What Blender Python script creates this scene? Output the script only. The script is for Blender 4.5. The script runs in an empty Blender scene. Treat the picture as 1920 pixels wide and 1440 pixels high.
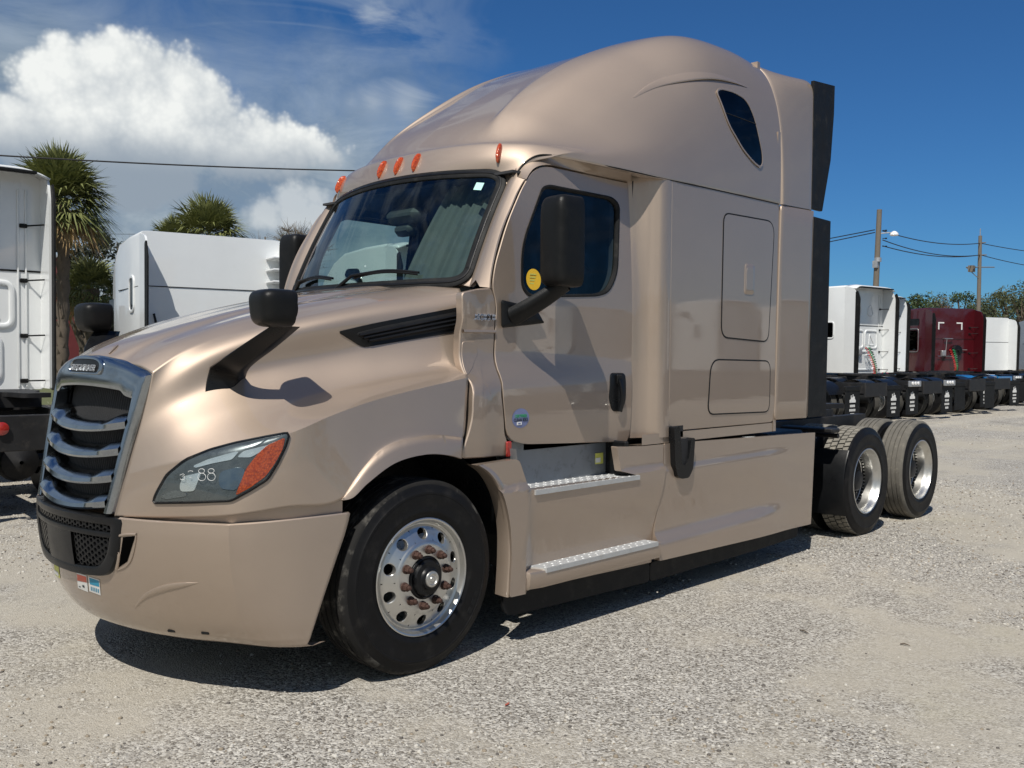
import bpy, math, random
import numpy as np
from mathutils import Vector, Matrix
from mathutils.bvhtree import BVHTree

random.seed(7); RNG = np.random.default_rng(7)
PI = math.pi
SC = bpy.context.scene
COL = SC.collection

# ------------------------------------------------------------------ camera
CX, CY, CZ = -3.1724, -4.8407, 1.647
YAW, PITCH, ROLL, FPX = .8057, -.0313, -.0084, 1770.683
def cam_axes():
    f = np.array([math.sin(YAW)*math.cos(PITCH), math.cos(YAW)*math.cos(PITCH), math.sin(PITCH)])
    r0 = np.array([math.cos(YAW), -math.sin(YAW), 0.]); d0 = -np.cross(r0, f)
    return math.cos(ROLL)*r0+math.sin(ROLL)*d0, -math.sin(ROLL)*r0+math.cos(ROLL)*d0, f
RX, DN, FW = cam_axes()
CAMP = np.array([CX, CY, CZ])
cd = bpy.data.cameras.new('camera'); cam = bpy.data.objects.new('camera', cd); COL.objects.link(cam)
cd.sensor_fit = 'HORIZONTAL'; cd.sensor_width = 36; cd.lens = FPX/1920*36
cd.clip_start = .05; cd.clip_end = 4000
cam.matrix_world = Matrix(((RX[0], -DN[0], -FW[0], CX), (RX[1], -DN[1], -FW[1], CY), (RX[2], -DN[2], -FW[2], CZ), (0, 0, 0, 1)))
SC.camera = cam
def ray(u, v): return RX*(u-960)/FPX + DN*(v-720)/FPX + FW
def at(u, v, y=None, x=None, z=None, D=None):
    """point of the place seen at photograph pixel u, v lying on the plane y=, x=, z= or at depth D"""
    q = ray(u, v)
    if D is not None: return CAMP+q*D
    i, val = (1, y) if y is not None else (0, x) if x is not None else (2, z)
    return CAMP+q*((val-CAMP[i])/q[i])

# ------------------------------------------------------------------ light
SUN_AZ, SUN_EL = math.radians(-153), math.radians(55)      # direction towards the sun
SUNV = Vector((math.cos(SUN_AZ)*math.cos(SUN_EL), math.sin(SUN_AZ)*math.cos(SUN_EL), math.sin(SUN_EL)))
sl = bpy.data.lights.new('sun', 'SUN'); sl.energy = 5.0; sl.angle = math.radians(.5); sl.color = (1, .95, .87)
so = bpy.data.objects.new('sun', sl); COL.objects.link(so)
so.rotation_euler = SUNV.to_track_quat('Z', 'Y').to_euler()
SC.view_settings.view_transform = 'Standard'; SC.view_settings.look = 'None'
SC.view_settings.exposure = 0; SC.view_settings.gamma = 1; SC.view_settings.use_curve_mapping = False
SC.cycles.max_bounces = 8; SC.cycles.transparent_max_bounces = 12; SC.cycles.use_denoising = True

class NT:
    """tiny expression builder over a node tree"""
    def __init__(s, nt): s.nt = nt
    def n(s, t, **kw):
        nd = s.nt.nodes.new(t)
        for k, v in kw.items(): setattr(nd, k, v)
        return nd
    def put(s, sock, v):
        if isinstance(v, bpy.types.NodeSocket): s.nt.links.new(v, sock)
        elif isinstance(v, X): s.nt.links.new(v.o, sock)
        elif v is not None: sock.default_value = v
    def m(s, op, a, b=None, c=None, clamp=False):
        nd = s.n('ShaderNodeMath', operation=op, use_clamp=clamp)
        for i, v in enumerate((a, b, c)):
            if v is not None: s.put(nd.inputs[i], v)
        return X(s, nd.outputs[0])
    def noise(s, vec, scale, detail=4, rough=.55, dist=0, dim='3D'):
        nd = s.n('ShaderNodeTexNoise', noise_dimensions=dim)
        s.put(nd.inputs['Vector'], vec); s.put(nd.inputs['Scale'], scale); s.put(nd.inputs['Detail'], detail)
        s.put(nd.inputs['Roughness'], rough); s.put(nd.inputs['Distortion'], dist)
        return X(s, nd.outputs[0])
    def voro(s, vec, scale, feature='F1', rnd=1., out='Distance', dim='3D'):
        nd = s.n('ShaderNodeTexVoronoi', feature=feature, voronoi_dimensions=dim)
        s.put(nd.inputs['Vector'], vec); s.put(nd.inputs['Scale'], scale); s.put(nd.inputs['Randomness'], rnd)
        return X(s, nd.outputs[out])
    def sstep(s, v, a, b):
        nd = s.n('ShaderNodeMapRange', interpolation_type='SMOOTHSTEP')
        s.put(nd.inputs[0], v); nd.inputs[1].default_value = a; nd.inputs[2].default_value = b
        return X(s, nd.outputs[0])
    def lin(s, v, a, b, c=0., d=1.):
        nd = s.n('ShaderNodeMapRange')
        s.put(nd.inputs[0], v); nd.inputs[1].default_value = a; nd.inputs[2].default_value = b
        nd.inputs[3].default_value = c; nd.inputs[4].default_value = d
        return X(s, nd.outputs[0])
    def mix(s, f, a, b, mode='MIX'):
        nd = s.n('ShaderNodeMix', data_type='RGBA', blend_type=mode)
        s.put(nd.inputs[0], f)
        for i, v in ((6, a), (7, b)):
            if isinstance(v, tuple) and len(v) == 3: v = v+(1,)
            s.put(nd.inputs[i], v)
        return X(s, nd.outputs[2])
    def xyz(s, x, y, z):
        nd = s.n('ShaderNodeCombineXYZ')
        for i, v in enumerate((x, y, z)): s.put(nd.inputs[i], v)
        return X(s, nd.outputs[0])
    def sep(s, v):
        nd = s.n('ShaderNodeSeparateXYZ'); s.put(nd.inputs[0], v)
        return [X(s, o) for o in nd.outputs]
    def vscale(s, v, sc):
        nd = s.n('ShaderNodeMapping'); s.put(nd.inputs[0], v); nd.inputs[3].default_value = sc
        return X(s, nd.outputs[0])
class X:
    def __init__(s, t, o): s.t, s.o = t, o
    def __add__(s, b): return s.t.m('ADD', s, b)
    __radd__ = __add__
    def __sub__(s, b): return s.t.m('SUBTRACT', s, b)
    def __rsub__(s, b): return s.t.m('SUBTRACT', b, s)
    def __mul__(s, b): return s.t.m('MULTIPLY', s, b)
    __rmul__ = __mul__
    def __truediv__(s, b): return s.t.m('DIVIDE', s, b)
    def mx(s, b): return s.t.m('MAXIMUM', s, b)
    def mn(s, b): return s.t.m('MINIMUM', s, b)
    def clamp(s): return s.t.m('ADD', s, 0., clamp=True)

def build_world():
    w = bpy.data.worlds.new('World'); SC.world = w; w.use_nodes = True
    nt = w.node_tree; nt.nodes.clear(); T = NT(nt)
    out = T.n('ShaderNodeOutputWorld'); bg = T.n('ShaderNodeBackground')
    nt.links.new(bg.outputs[0], out.inputs[0])
    sky = T.n('ShaderNodeTexSky', sky_type='NISHITA', sun_disc=False)
    sky.sun_elevation = SUN_EL; sky.sun_rotation = math.radians(90)-SUN_AZ
    sky.altitude = 0; sky.air_density = 1.0; sky.dust_density = .05; sky.ozone_density = 4.0
    tc = T.n('ShaderNodeTexCoord'); d = X(T, tc.outputs['Generated'])
    x, y, z = T.sep(d)
    az = T.m('ARCTAN2', x, y)*(180/PI); el = T.m('ARCSINE', z)*(180/PI)     # degrees, az clockwise from +y
    STR = .1
    base = T.mix(1., X(T, sky.outputs[0]), (.22, .47, .72), 'MULTIPLY')
    # clouds are laid out on az/el as seen from the yard
    W = T.xyz(az, el, 0.)
    def AE(u, v):
        q = ray(u, v); q = q/np.linalg.norm(q)
        return math.degrees(math.atan2(q[0], q[1])), math.degrees(math.asin(q[2]))
    wn = T.noise(W, .16, 6, .6, .2, '2D')-.5
    wn2 = T.noise(T.vscale(W, (.1, .28, 1)), 1., 6, .62, .4, '2D')
    bill = T.voro(W, .55, 'SMOOTH_F1', dim='2D'); bill2 = T.voro(W, 1.5, 'SMOOTH_F1', dim='2D'); bill3 = T.voro(W, 3.8, 'SMOOTH_F1', dim='2D')
    puff = (bill-.45)*.9+(bill2-.45)*.42+(bill3-.45)*.22
    def blobs(lst, amp):
        r = None
        for u, v, rp in lst:
            a, e = AE(u, v)
            dx = az-a; dy = el-e
            q = T.m('SQRT', dx*dx+dy*dy*1.1)-rp*(45/1400.)*amp
            r = q if r is None else T.m('SMOOTH_MIN', r, q, .9)
        return r
    cum = blobs([(215, 150, 75), (150, 190, 90), (290, 160, 70), (340, 215, 90), (240, 260, 120), (150, 250, 80), (400, 235, 60),
                 (440, 290, 40), (480, 240, 22), (120, 215, 60), (330, 150, 40), (525, 245, 14), (90, 270, 70), (480, 275, 55), (560, 285, 40), (620, 300, 26), (30, 240, 60)], 1.08)
    dens = T.sstep(0.-(cum+puff*1.25+wn*1.3), -.38, .60)
    lowmask = T.sstep(el, AE(260, 330)[1], AE(260, 215)[1])
    # relief inside the cumulus
    shade = T.lin(puff+wn*1.6, -.45, .6, 1.0, .30)
    ccol = T.mix(shade.clamp(), (3.4, 4.0, 4.7), (8.9, 9.1, 8.9))
    ccol = T.mix(lowmask, (2.9, 3.5, 4.2), ccol)
    # grey-blue veil on the left, thinning to the right and upwards
    a0 = AE(0, 400)[0]; a1 = AE(755, 400)[0]; a2 = AE(1000, 200)[0]
    left = T.lin(az+wn*9., a1-1, a1+6, 1., 0.).clamp()
    low = T.lin(el+wn*7.+(az-a0)*.15, 13.5, 22., 1., 0.).clamp()
    veil = left*low*T.lin(wn2, .25, .5, .80, .98).clamp()
    vcol = T.mix(T.lin(wn2+wn*.5, .36, .70, 0., 1.).clamp(), (2.1, 2.8, 3.6), (4.3, 5.0, 5.5))
    # high streaks
    st = T.noise(T.vscale(W, (.06, .2, 1)), 1., 5, .6, .8, '2D')
    hi = T.sstep(el, 15.5, 19.)*T.lin(az+wn*6., a1-2., a2-1., 1., 0.).clamp()*T.sstep(st, .42, .66)*.55
    wis = blobs([(700, 195, 26), (660, 190, 10), (760, 200, 30), (690, 30, 16)], 1)
    wd = T.sstep(0.-(wis*.7+(wn2-.5)*4.5), -.4, 1.1)*.55
    lowc = blobs([(590, 370, 26), (550, 395, 34), (600, 400, 34), (500, 400, 30)], 1)
    lcd = T.sstep(0.-(lowc+puff*.9+wn*2.), -.3, .7)*.75
    # the rest of the sky, out of the picture, carries the same broken veil
    far = T.sstep(T.m('ABSOLUTE', az-a0), 66., 110.)*T.sstep(wn2, .5, .72)*T.lin(el, 8., 40., .8, .3)
    c = T.mix(hi, base, (3.6, 4.4, 5.4))
    c = T.mix(far.clamp()*.35, c, (4.4, 5.0, 5.6))
    c = T.mix(veil.clamp(), c, vcol)
    c = T.mix(wd, c, (5.0, 5.6, 6.2))
    c = T.mix(dens, c, ccol)
    c = T.mix(lcd, c, (6.4, 6.8, 7.0))
    nt.links.new(c.o, bg.inputs[0]); bg.inputs[1].default_value = STR
build_world()

# ------------------------------------------------------------------ materials
MAT = {}
def principled(name, col, rough=.5, metal=0., coat=0., spec=.5, coat_rough=.03, trans=0., ior=1.45, sheen=0.):
    m = bpy.data.materials.new(name); m.use_nodes = True
    b = m.node_tree.nodes['Principled BSDF']
    b.inputs['Base Color'].default_value = tuple(col)+(1,)
    b.inputs['Roughness'].default_value = rough; b.inputs['Metallic'].default_value = metal
    b.inputs['Coat Weight'].default_value = coat; b.inputs['Coat Roughness'].default_value = coat_rough
    b.inputs['Specular IOR Level'].default_value = spec
    b.inputs['Transmission Weight'].default_value = trans; b.inputs['IOR'].default_value = ior
    m['T'] = 0
    MAT[name] = m
    return m, NT(m.node_tree), b
def vary(name, col, rough=.5, metal=0., scale=6., amp=.25, ramp=.12, dirt=None, bump=0., bscale=60., **k):
    """principled material with cloudy tone and gloss variation, optional dirt and fine relief"""
    m, T, b = principled(name, col, rough, metal, **k)
    tc = T.n('ShaderNodeTexCoord'); v = X(T, tc.outputs['Object'])
    n = T.noise(v, scale, 6, .6)
    lo = tuple(c*(1-amp) for c in col); hi = tuple(min(1, c*(1+amp)) for c in col)
    c = T.mix(n, lo, hi)
    if dirt:
        dc, da, ds = dirt
        dn = T.sstep(T.noise(v, ds, 8, .68), .5, .72)*da
        c = T.mix(dn, c, dc)
        T.put(b.inputs['Roughness'], T.lin(n, .2, .8, rough-ramp, rough+ramp)+dn*.25)
    else:
        T.put(b.inputs['Roughness'], T.lin(n, .2, .8, max(.02, rough-ramp), rough+ramp))
    T.put(b.inputs['Base Color'], c)
    if bump:
        bp = T.n('ShaderNodeBump'); bp.inputs['Strength'].default_value = bump; bp.inputs['Distance'].default_value = .01
        T.put(bp.inputs['Height'], T.noise(v, bscale, 5, .6)); T.nt.links.new(bp.outputs[0], b.inputs['Normal'])
    return m

def paint(name, col, metal, rough, flake=.06, coat=1.):
    m, T, b = principled(name, col, rough, metal, coat=coat, coat_rough=.02); b.inputs['Coat IOR'].default_value = 1.62
    tc = T.n('ShaderNodeTexCoord'); v = X(T, tc.outputs['Object'])
    n = T.noise(v, 2.2, 5, .6); f = T.noise(v, 900., 1, .5)
    c = T.mix(n, tuple(x*.95 for x in col), tuple(x*1.05 for x in col))
    c = T.mix(T.lin(f, .3, .7, 0., flake*2), c, tuple(min(1, x*1.5) for x in col))
    dn = T.sstep(T.noise(v, 7., 9, .72), .56, .78)*.10
    c = T.mix(dn, c, (.30, .26, .20))
    T.put(b.inputs['Base Color'], c)
    T.put(b.inputs['Coat Roughness'], T.lin(T.noise(v, 3.5, 6, .6), .35, .7, .012, .07))
    return m
paint('tan_paint', (.402, .322, .256), .76, .565)
paint('white_paint', (.74, .76, .76), .0, .3, 0., .6)
paint('black_paint', (.012, .012, .014), .0, .3, 0., .9)
paint('red_paint', (.075, .004, .008), .2, .3, .02, .9)
paint('grey_paint', (.22, .25, .29), .4, .35, .04, .9)
paint('blue_paint', (.02, .20, .48), .3, .3, .02, .9)
vary('plastic', (.008, .0085, .009), .40, spec=0.22, amp=.3, scale=9, dirt=((.05, .048, .045), .12, 7.), bump=.12, bscale=500)
vary('satin_black', (.007, .0075, .0085), .32, spec=0.3, amp=.3, scale=7, bump=.06, bscale=700)
vary('rubber', (.010, .0105, .011), .55, spec=0.2, amp=.35, scale=8, dirt=((.08, .075, .065), .22, 9.), bump=.15, bscale=200)
vary('tyre_side', (.0075, .0075, .008), .5, spec=0.2, amp=.35, scale=7, dirt=((.045, .042, .038), .3, 10.), bump=.1, bscale=240)
vary('tread_lugs', (.20, .187, .158), .9, amp=.3, scale=14, dirt=((.38, .35, .29), .6, 16.), bump=.3, bscale=160)
vary('tread_dusty', (.12, .112, .096), .9, amp=.3, scale=14, dirt=((.26, .24, .20), .6, 16.), bump=.3, bscale=160)
vary('tread_dark', (.016, .0155, .015), .8, spec=0.2, amp=.4, scale=12, dirt=((.18, .17, .15), .6, 9.), bump=.2, bscale=160)
vary('chrome', (.37, .40, .43), .16, 1., amp=.12, scale=5, ramp=.06, dirt=((.20, .20, .19), .35, 12.))
vary('alloy', (.60, .595, .57), .34, .95, amp=.1, scale=6, ramp=.07, dirt=((.35, .33, .29), .45, 10.))
vary('alloy_matte', (.50, .47, .42), .45, .85, amp=.15, scale=10, dirt=((.24, .18, .12), .5, 14.))
vary('tread_plate', (.47, .48, .48), .5, .35, amp=.12, scale=10, dirt=((.35, .33, .30), .4, 15.))
vary('step_back', (.26, .28, .30), .5, .6, amp=.25, scale=5, dirt=((.10, .09, .08), .6, 9.), bump=.1, bscale=40)
vary('lamp_body', (.13, .14, .145), .28, .5, amp=.3, scale=14, coat=.6)
vary('bright_reflector', (.85, .87, .87), .22, .7, amp=.08, scale=30)
vary('rust', (.06, .03, .022), .75, .2, amp=.4, scale=40, dirt=((.05, .03, .025), .6, 60.), bump=.4, bscale=120)
vary('chassis', (.012, .012, .013), .55, amp=.4, scale=6, dirt=((.07, .06, .05), .45, 5.), bump=.1, bscale=60)
vary('void', (.002, .002, .002), .9, spec=0.0)
vary('radiator', (.014, .014, .015), .6, amp=.4, scale=20)
vary('dark_cloth', (.035, .036, .04), .9, amp=.3, scale=12)
vary('dash', (.05, .052, .055), .6, amp=.2, scale=6)
vary('streak_curtain', (.085, .09, .09), .85, amp=.15, scale=10)
vary('sticker_white', (.72, .72, .70), .5, amp=.06)
vary('sticker_blue', (.02, .26, .42), .45, amp=.15, scale=20)
vary('sticker_red', (.72, .16, .10), .5, amp=.15, scale=20)
vary('sticker_yellow', (.80, .50, .03), .5, amp=.1, scale=20)
vary('sticker_lemon', (.62, .62, .14), .5, amp=.12, scale=20)
vary('sticker_slate', (.16, .19, .34), .45, amp=.2, scale=20)
vary('sticker_teal', (.42, .72, .68), .5, amp=.1)
vary('ink', (.02, .03, .04), .6)
vary('chalk', (.62, .63, .62), .8, amp=.05)
vary('lettering', (.60, .60, .64), .25, .9, amp=.1)
vary('red_lens', (.32, .02, .015), .18, coat=1., amp=.2, scale=30)
vary('white_lens', (.75, .75, .74), .15, coat=1., amp=.1)
vary('wood', (.15, .13, .105), .85, amp=.3, scale=3, dirt=((.12, .10, .085), .6, 6.), bump=.4, bscale=30)
vary('wire', (.01, .01, .011), .6)
vary('galv', (.45, .46, .47), .45, .7, amp=.2)
vary('hose_red', (.5, .03, .03), .5); vary('hose_green', (.03, .30, .12), .5); vary('hose_black', (.02, .02, .02), .5)
vary('grass', (.10, .11, .045), .95, amp=.5, scale=3, bump=.5, bscale=40)
vary('frond', (.15, .165, .055), .5, amp=.4, scale=2.)
vary('frond_dead', (.30, .20, .09), .8, amp=.35, scale=3.)
vary('bark', (.10, .08, .06), .9, amp=.4, scale=8, bump=.5, bscale=30)
vary('leaf_dark', (.028, .035, .022), .6, amp=.5, scale=1.3)
vary('leaf_green', (.045, .07, .022), .6, amp=.5, scale=.8)
vary('leaf_olive', (.062, .074, .03), .65, amp=.45, scale=.8)
vary('leaf_rust', (.15, .075, .035), .7, amp=.45, scale=.8)
vary('twig', (.15, .12, .085), .9, amp=.4, scale=5)
vary('shed_red', (.16, .03, .03), .7, amp=.2)

# amber lens, clear glass
m, T, b = principled('amber', (.80, .14, .02), .12, coat=1.)
tc = T.n('ShaderNodeTexCoord'); v = X(T, tc.outputs['Object'])
wv = T.voro(v, 110., 'F1')
T.put(b.inputs['Base Color'], T.mix(wv, (.62, .10, .015), (.26, .025, .006)))
bp = T.n('ShaderNodeBump'); bp.inputs['Strength'].default_value = .5; bp.inputs['Distance'].default_value = .004
T.put(bp.inputs['Height'], wv); T.nt.links.new(bp.outputs[0], b.inputs['Normal'])
def glass(name, tint, refl=1., rough=0., film=.05):
    m = bpy.data.materials.new(name); m.use_nodes = True; nt = m.node_tree; nt.nodes.clear(); T = NT(nt)
    o = T.n('ShaderNodeOutputMaterial'); mx = T.n('ShaderNodeMixShader'); tr = T.n('ShaderNodeBsdfTransparent')
    gl = T.n('ShaderNodeBsdfGlossy'); gl.inputs['Roughness'].default_value = rough
    lw = T.n('ShaderNodeLayerWeight'); lw.inputs[0].default_value = .5; fz = T.m('POWER', X(T, lw.outputs['Facing']), 5.)*.95+.045
    tr.inputs[0].default_value = tuple(tint)+(1,)
    tc = T.n('ShaderNodeTexCoord'); v = X(T, tc.outputs['Object'])
    dn = T.sstep(T.noise(v, 4., 8, .65), 0.40, .8)*film
    T.put(mx.inputs[0], fz*refl+dn)
    nt.links.new(tr.outputs[0], mx.inputs[1]); nt.links.new(gl.outputs[0], mx.inputs[2]); nt.links.new(mx.outputs[0], o.inputs[0])
    MAT[name] = m
glass('windshield_glass', (.66, .80, .76), 1.25, 0., .13)
glass('window_glass', (.52, .60, .60), .9)
glass('lamp_glass', (.80, .84, .84), .8)
glass('black_glass', (.02, .022, .03), .8)

# ------------------------------------------------------------------ mesh helpers
def link(o, parent=None):
    COL.objects.link(o)
    if parent is not None: o.parent = parent
    return o
def mesh_obj(name, V, F, mat, parent=None, smooth=True, ang=38, fm=None):
    me = bpy.data.meshes.new(name)
    me.from_pydata([tuple(map(float, p)) for p in V], [], [tuple(int(i) for i in f) for f in F])
    mats = mat if isinstance(mat, (list, tuple)) else [mat]
    for q in mats: me.materials.append(MAT[q])
    if fm is not None: me.polygons.foreach_set('material_index', np.array(fm, dtype=np.int32))
    if smooth:
        me.polygons.foreach_set('use_smooth', np.ones(len(me.polygons), dtype=bool))
        me.set_sharp_from_angle(angle=math.radians(ang))
    me.update()
    return link(bpy.data.objects.new(name, me), parent)
def empty(name, loc=(0, 0, 0), rz=0, parent=None):
    o = bpy.data.objects.new(name, None); o.location = loc; o.rotation_euler = (0, 0, rz); o.empty_display_size = .3
    return link(o, parent)
def tag(o, label=None, cat=None, group=None, kind=None):
    for k, v in (('label', label), ('category', cat), ('group', group), ('kind', kind)):
        if v: o[k] = v
    return o
def copy_tree(o, parent=None):
    c = o.copy(); COL.objects.link(c)
    if parent is not None: c.parent = parent
    for ch in list(o.children): copy_tree(ch, c)
    return c

class B:
    """collects shapes into one mesh"""
    def __init__(s): s.V = []; s.F = []; s.M = []; s.n = 0; s.mi = 0
    def add(s, V, F, mi=None):
        V = np.asarray(V, float).reshape(-1, 3)
        s.V.append(V); s.F += [tuple(i+s.n for i in f) for f in F]; s.M += [s.mi if mi is None else mi]*len(F); s.n += len(V)
        return s
    def box(s, x0, x1, y0, y1, z0, z1, bev=0., R=None, at=None, mi=None):
        if bev <= 0:
            V = np.array([(x, y, z) for z in (z0, z1) for y in (y0, y1) for x in (x0, x1)], float)
            F = [(0, 2, 3, 1), (4, 5, 7, 6), (0, 1, 5, 4), (2, 6, 7, 3), (0, 4, 6, 2), (1, 3, 7, 5)]
        else:
            b_ = min(bev, (x1-x0)*.49, (y1-y0)*.49, (z1-z0)*.49); V = []; idx = {}
            for sx in (0, 1):
                for sy in (0, 1):
                    for sz in (0, 1):
                        X_ = (x0, x1)[sx]; Y_ = (y0, y1)[sy]; Z_ = (z0, z1)[sz]
                        ix = b_ if sx == 0 else -b_; iy = b_ if sy == 0 else -b_; iz = b_ if sz == 0 else -b_
                        for a, p in enumerate(((X_, Y_+iy, Z_+iz), (X_+ix, Y_, Z_+iz), (X_+ix, Y_+iy, Z_))):
                            idx[sx, sy, sz, a] = len(V); V.append(p)
            F = []
            def q(*ks): F.append(tuple(idx[k] for k in ks))
            q((0,0,0,0),(0,0,1,0),(0,1,1,0),(0,1,0,0)); q((1,0,0,0),(1,1,0,0),(1,1,1,0),(1,0,1,0))
            q((0,0,0,1),(1,0,0,1),(1,0,1,1),(0,0,1,1)); q((0,1,0,1),(0,1,1,1),(1,1,1,1),(1,1,0,1))
            q((0,0,0,2),(0,1,0,2),(1,1,0,2),(1,0,0,2)); q((0,0,1,2),(1,0,1,2),(1,1,1,2),(0,1,1,2))
            for sy in (0, 1):
                for sz in (0, 1):
                    f = [(0,sy,sz,1),(1,sy,sz,1),(1,sy,sz,2),(0,sy,sz,2)]; q(*(f if sy == sz else f[::-1])[::1])
            for sx in (0, 1):
                for sz in (0, 1):
                    f = [(sx,0,sz,0),(sx,1,sz,0),(sx,1,sz,2),(sx,0,sz,2)]; q(*f)
            for sx in (0, 1):
                for sy in (0, 1):
                    f = [(sx,sy,0,0),(sx,sy,1,0),(sx,sy,1,1),(sx,sy,0,1)]; q(*f)
            for sx in (0, 1):
                for sy in (0, 1):
                    for sz in (0, 1): q((sx,sy,sz,0),(sx,sy,sz,1),(sx,sy,sz,2))
            V = np.array(V)
        if R is not None: V = V@np.array(R).T
        if at is not None: V = V+np.array(at)
        return s.add(V, F, mi)
    def grid(s, P, closeu=False, closev=False, flip=False, mi=None):
        P = np.asarray(P, float); nv, nu = P.shape[:2]; F = []
        for j in range(nv-(0 if closev else 1)):
            for i in range(nu-(0 if closeu else 1)):
                a = j*nu+i; b_ = j*nu+(i+1) % nu; c = ((j+1) % nv)*nu+(i+1) % nu; d = ((j+1) % nv)*nu+i
                F.append((a, d, c, b_) if flip else (a, b_, c, d))
        return s.add(P.reshape(-1, 3), F, mi)
    def tube(s, pts, r, n=8, cap=True, mi=None):
        pts = np.asarray(pts, float); m = len(pts); rr = np.broadcast_to(np.asarray(r, float), (m,))
        T_ = np.gradient(pts, axis=0); T_ /= np.maximum(np.linalg.norm(T_, axis=1), 1e-9)[:, None]
        up = np.array([0, 0, 1.]) if abs(T_[0][2]) < .9 else np.array([1., 0, 0]); rows = []
        a = np.cross(T_[0], up); a /= np.linalg.norm(a)
        for k in range(m):
            a = a-T_[k]*(a@T_[k]); a /= np.linalg.norm(a); b_ = np.cross(T_[k], a)
            th = np.arange(n)*2*PI/n
            rows.append(pts[k]+rr[k]*(np.cos(th)[:, None]*a+np.sin(th)[:, None]*b_))
        base = s.n; s.grid(np.array(rows), closeu=True, mi=mi)
        if cap:
            s.F += [tuple(base+i for i in range(n))[::-1], tuple(base+(m-1)*n+i for i in range(n))]; s.M += [s.mi if mi is None else mi]*2
        return s
    def lathe(s, prof, n=64, c=(0, 0, 0), axis='y', closed=False, mi=None):
        """prof: (radius, offset along axis)"""
        th = np.arange(n)*2*PI/n; rows = []
        for r, h in prof:
            if axis == 'y': p = np.stack([c[0]+r*np.cos(th), np.full(n, c[1]+h), c[2]+r*np.sin(th)], -1)
            elif axis == 'x': p = np.stack([np.full(n, c[0]+h), c[1]+r*np.cos(th), c[2]+r*np.sin(th)], -1)
            else: p = np.stack([c[0]+r*np.cos(th), c[1]+r*np.sin(th), np.full(n, c[2]+h)], -1)
            rows.append(p)
        return s.grid(np.array(rows), closeu=True, closev=closed, mi=mi)
    def prism(s, poly, axis, a0, a1, mi=None, bev=0.):
        """poly: 2-D outline, extruded along axis between a0 and a1"""
        n = len(poly)
        def pt(p, a): return {'x': (a, p[0], p[1]), 'y': (p[0], a, p[1]), 'z': (p[0], p[1], a)}[axis]
        if bev:
            c = np.mean(poly, 0); q = [tuple(np.array(p)-(np.array(p)-c)/max(np.linalg.norm(np.array(p)-c), 1e-6)*bev) for p in poly]
            sg = 1 if a1 > a0 else -1
            loops = [(q, a0), (poly, a0+sg*bev), (poly, a1-sg*bev), (q, a1)]
        else: loops = [(poly, a0), (poly, a1)]
        V = [pt(p, a) for L, a in loops for p in L]; F = []
        for k in range(len(loops)-1):
            for i in range(n): F.append((k*n+i, k*n+(i+1) % n, (k+1)*n+(i+1) % n, (k+1)*n+i))
        F += [tuple(range(n))[::-1], tuple((len(loops)-1)*n+i for i in range(n))]
        return s.add(V, F, mi)
    def verts(s): return np.concatenate(s.V)
    def done(s, name, mat, parent=None, smooth=True, ang=38, mirror=False, recalc=False):
        V = s.verts(); F = s.F
        if mirror: V = V*np.array([1, -1, 1]); F = [f[::-1] for f in F]
        return mesh_obj(name, V, F, mat, parent, smooth, ang, s.M if isinstance(mat, (list, tuple)) else None)

def spl1(P, n, breaks=(), closed=False):
    """chord-length Hermite spline through the rows of P, sampled at n places; breaks = indices of corners"""
    P = np.asarray(P, float); m = len(P)
    if m == 2: t = np.linspace(0, 1, n)[:, None].reshape((n,)+(1,)*(P.ndim-1)); return P[0]*(1-t)+P[1]*t
    fl = P.reshape(m, -1)
    if P.ndim == 2: ch = np.linalg.norm(np.diff(fl, axis=0), axis=1)
    else: ch = np.linalg.norm(np.diff(P, axis=0), axis=-1).mean(1)
    ch = np.sqrt(np.maximum(ch, 1e-5)*np.maximum(ch.mean(), 1e-5)); u = np.concatenate([[0], np.cumsum(ch)])
    L = np.zeros_like(fl); R = np.zeros_like(fl); s_ = np.diff(fl, axis=0)/ch[:, None]
    for i in range(m):
        if i == 0: L[i] = R[i] = s_[0] if m < 3 else 1.5*s_[0]-.5*(s_[0]*ch[1]+s_[1]*ch[0])/(ch[0]+ch[1])
        elif i == m-1: L[i] = R[i] = 1.5*s_[-1]-.5*(s_[-1]*ch[-2]+s_[-2]*ch[-1])/(ch[-1]+ch[-2])
        elif i in breaks: L[i] = s_[i-1]; R[i] = s_[i]
        else: L[i] = R[i] = (s_[i-1]*ch[i]+s_[i]*ch[i-1])/(ch[i]+ch[i-1])
    # samples spread evenly but always hitting the control points
    per = np.maximum(1, np.round(ch/ch.sum()*(n-1)).astype(int))
    while per.sum() > n-1: per[np.argmax(per)] -= 1
    while per.sum() < n-1: per[np.argmax(ch/per)] += 1
    out = []
    for i in range(m-1):
        t = (np.arange(per[i]+(1 if i == m-2 else 0))/per[i])[:, None]; h = ch[i]
        out.append((2*t**3-3*t**2+1)*fl[i]+(t**3-2*t**2+t)*h*R[i]+(-2*t**3+3*t**2)*fl[i+1]+(t**3-t**2)*h*L[i+1])
    return np.concatenate(out).reshape((n,)+P.shape[1:])
def surf(rows, nu, nv, bu=(), bv=()):
    """smooth surface through a control net given as rows of points"""
    A = np.stack([spl1(np.asarray(r_, float), nu, bu) for r_ in rows]) if len({len(r_) for r_ in rows}) > 1 else None
    if A is None:
        N = np.asarray(rows, float); A = spl1(np.swapaxes(N, 0, 1), nu, bu); A = np.swapaxes(A, 0, 1)
    return spl1(A, nv, bv)
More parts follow.
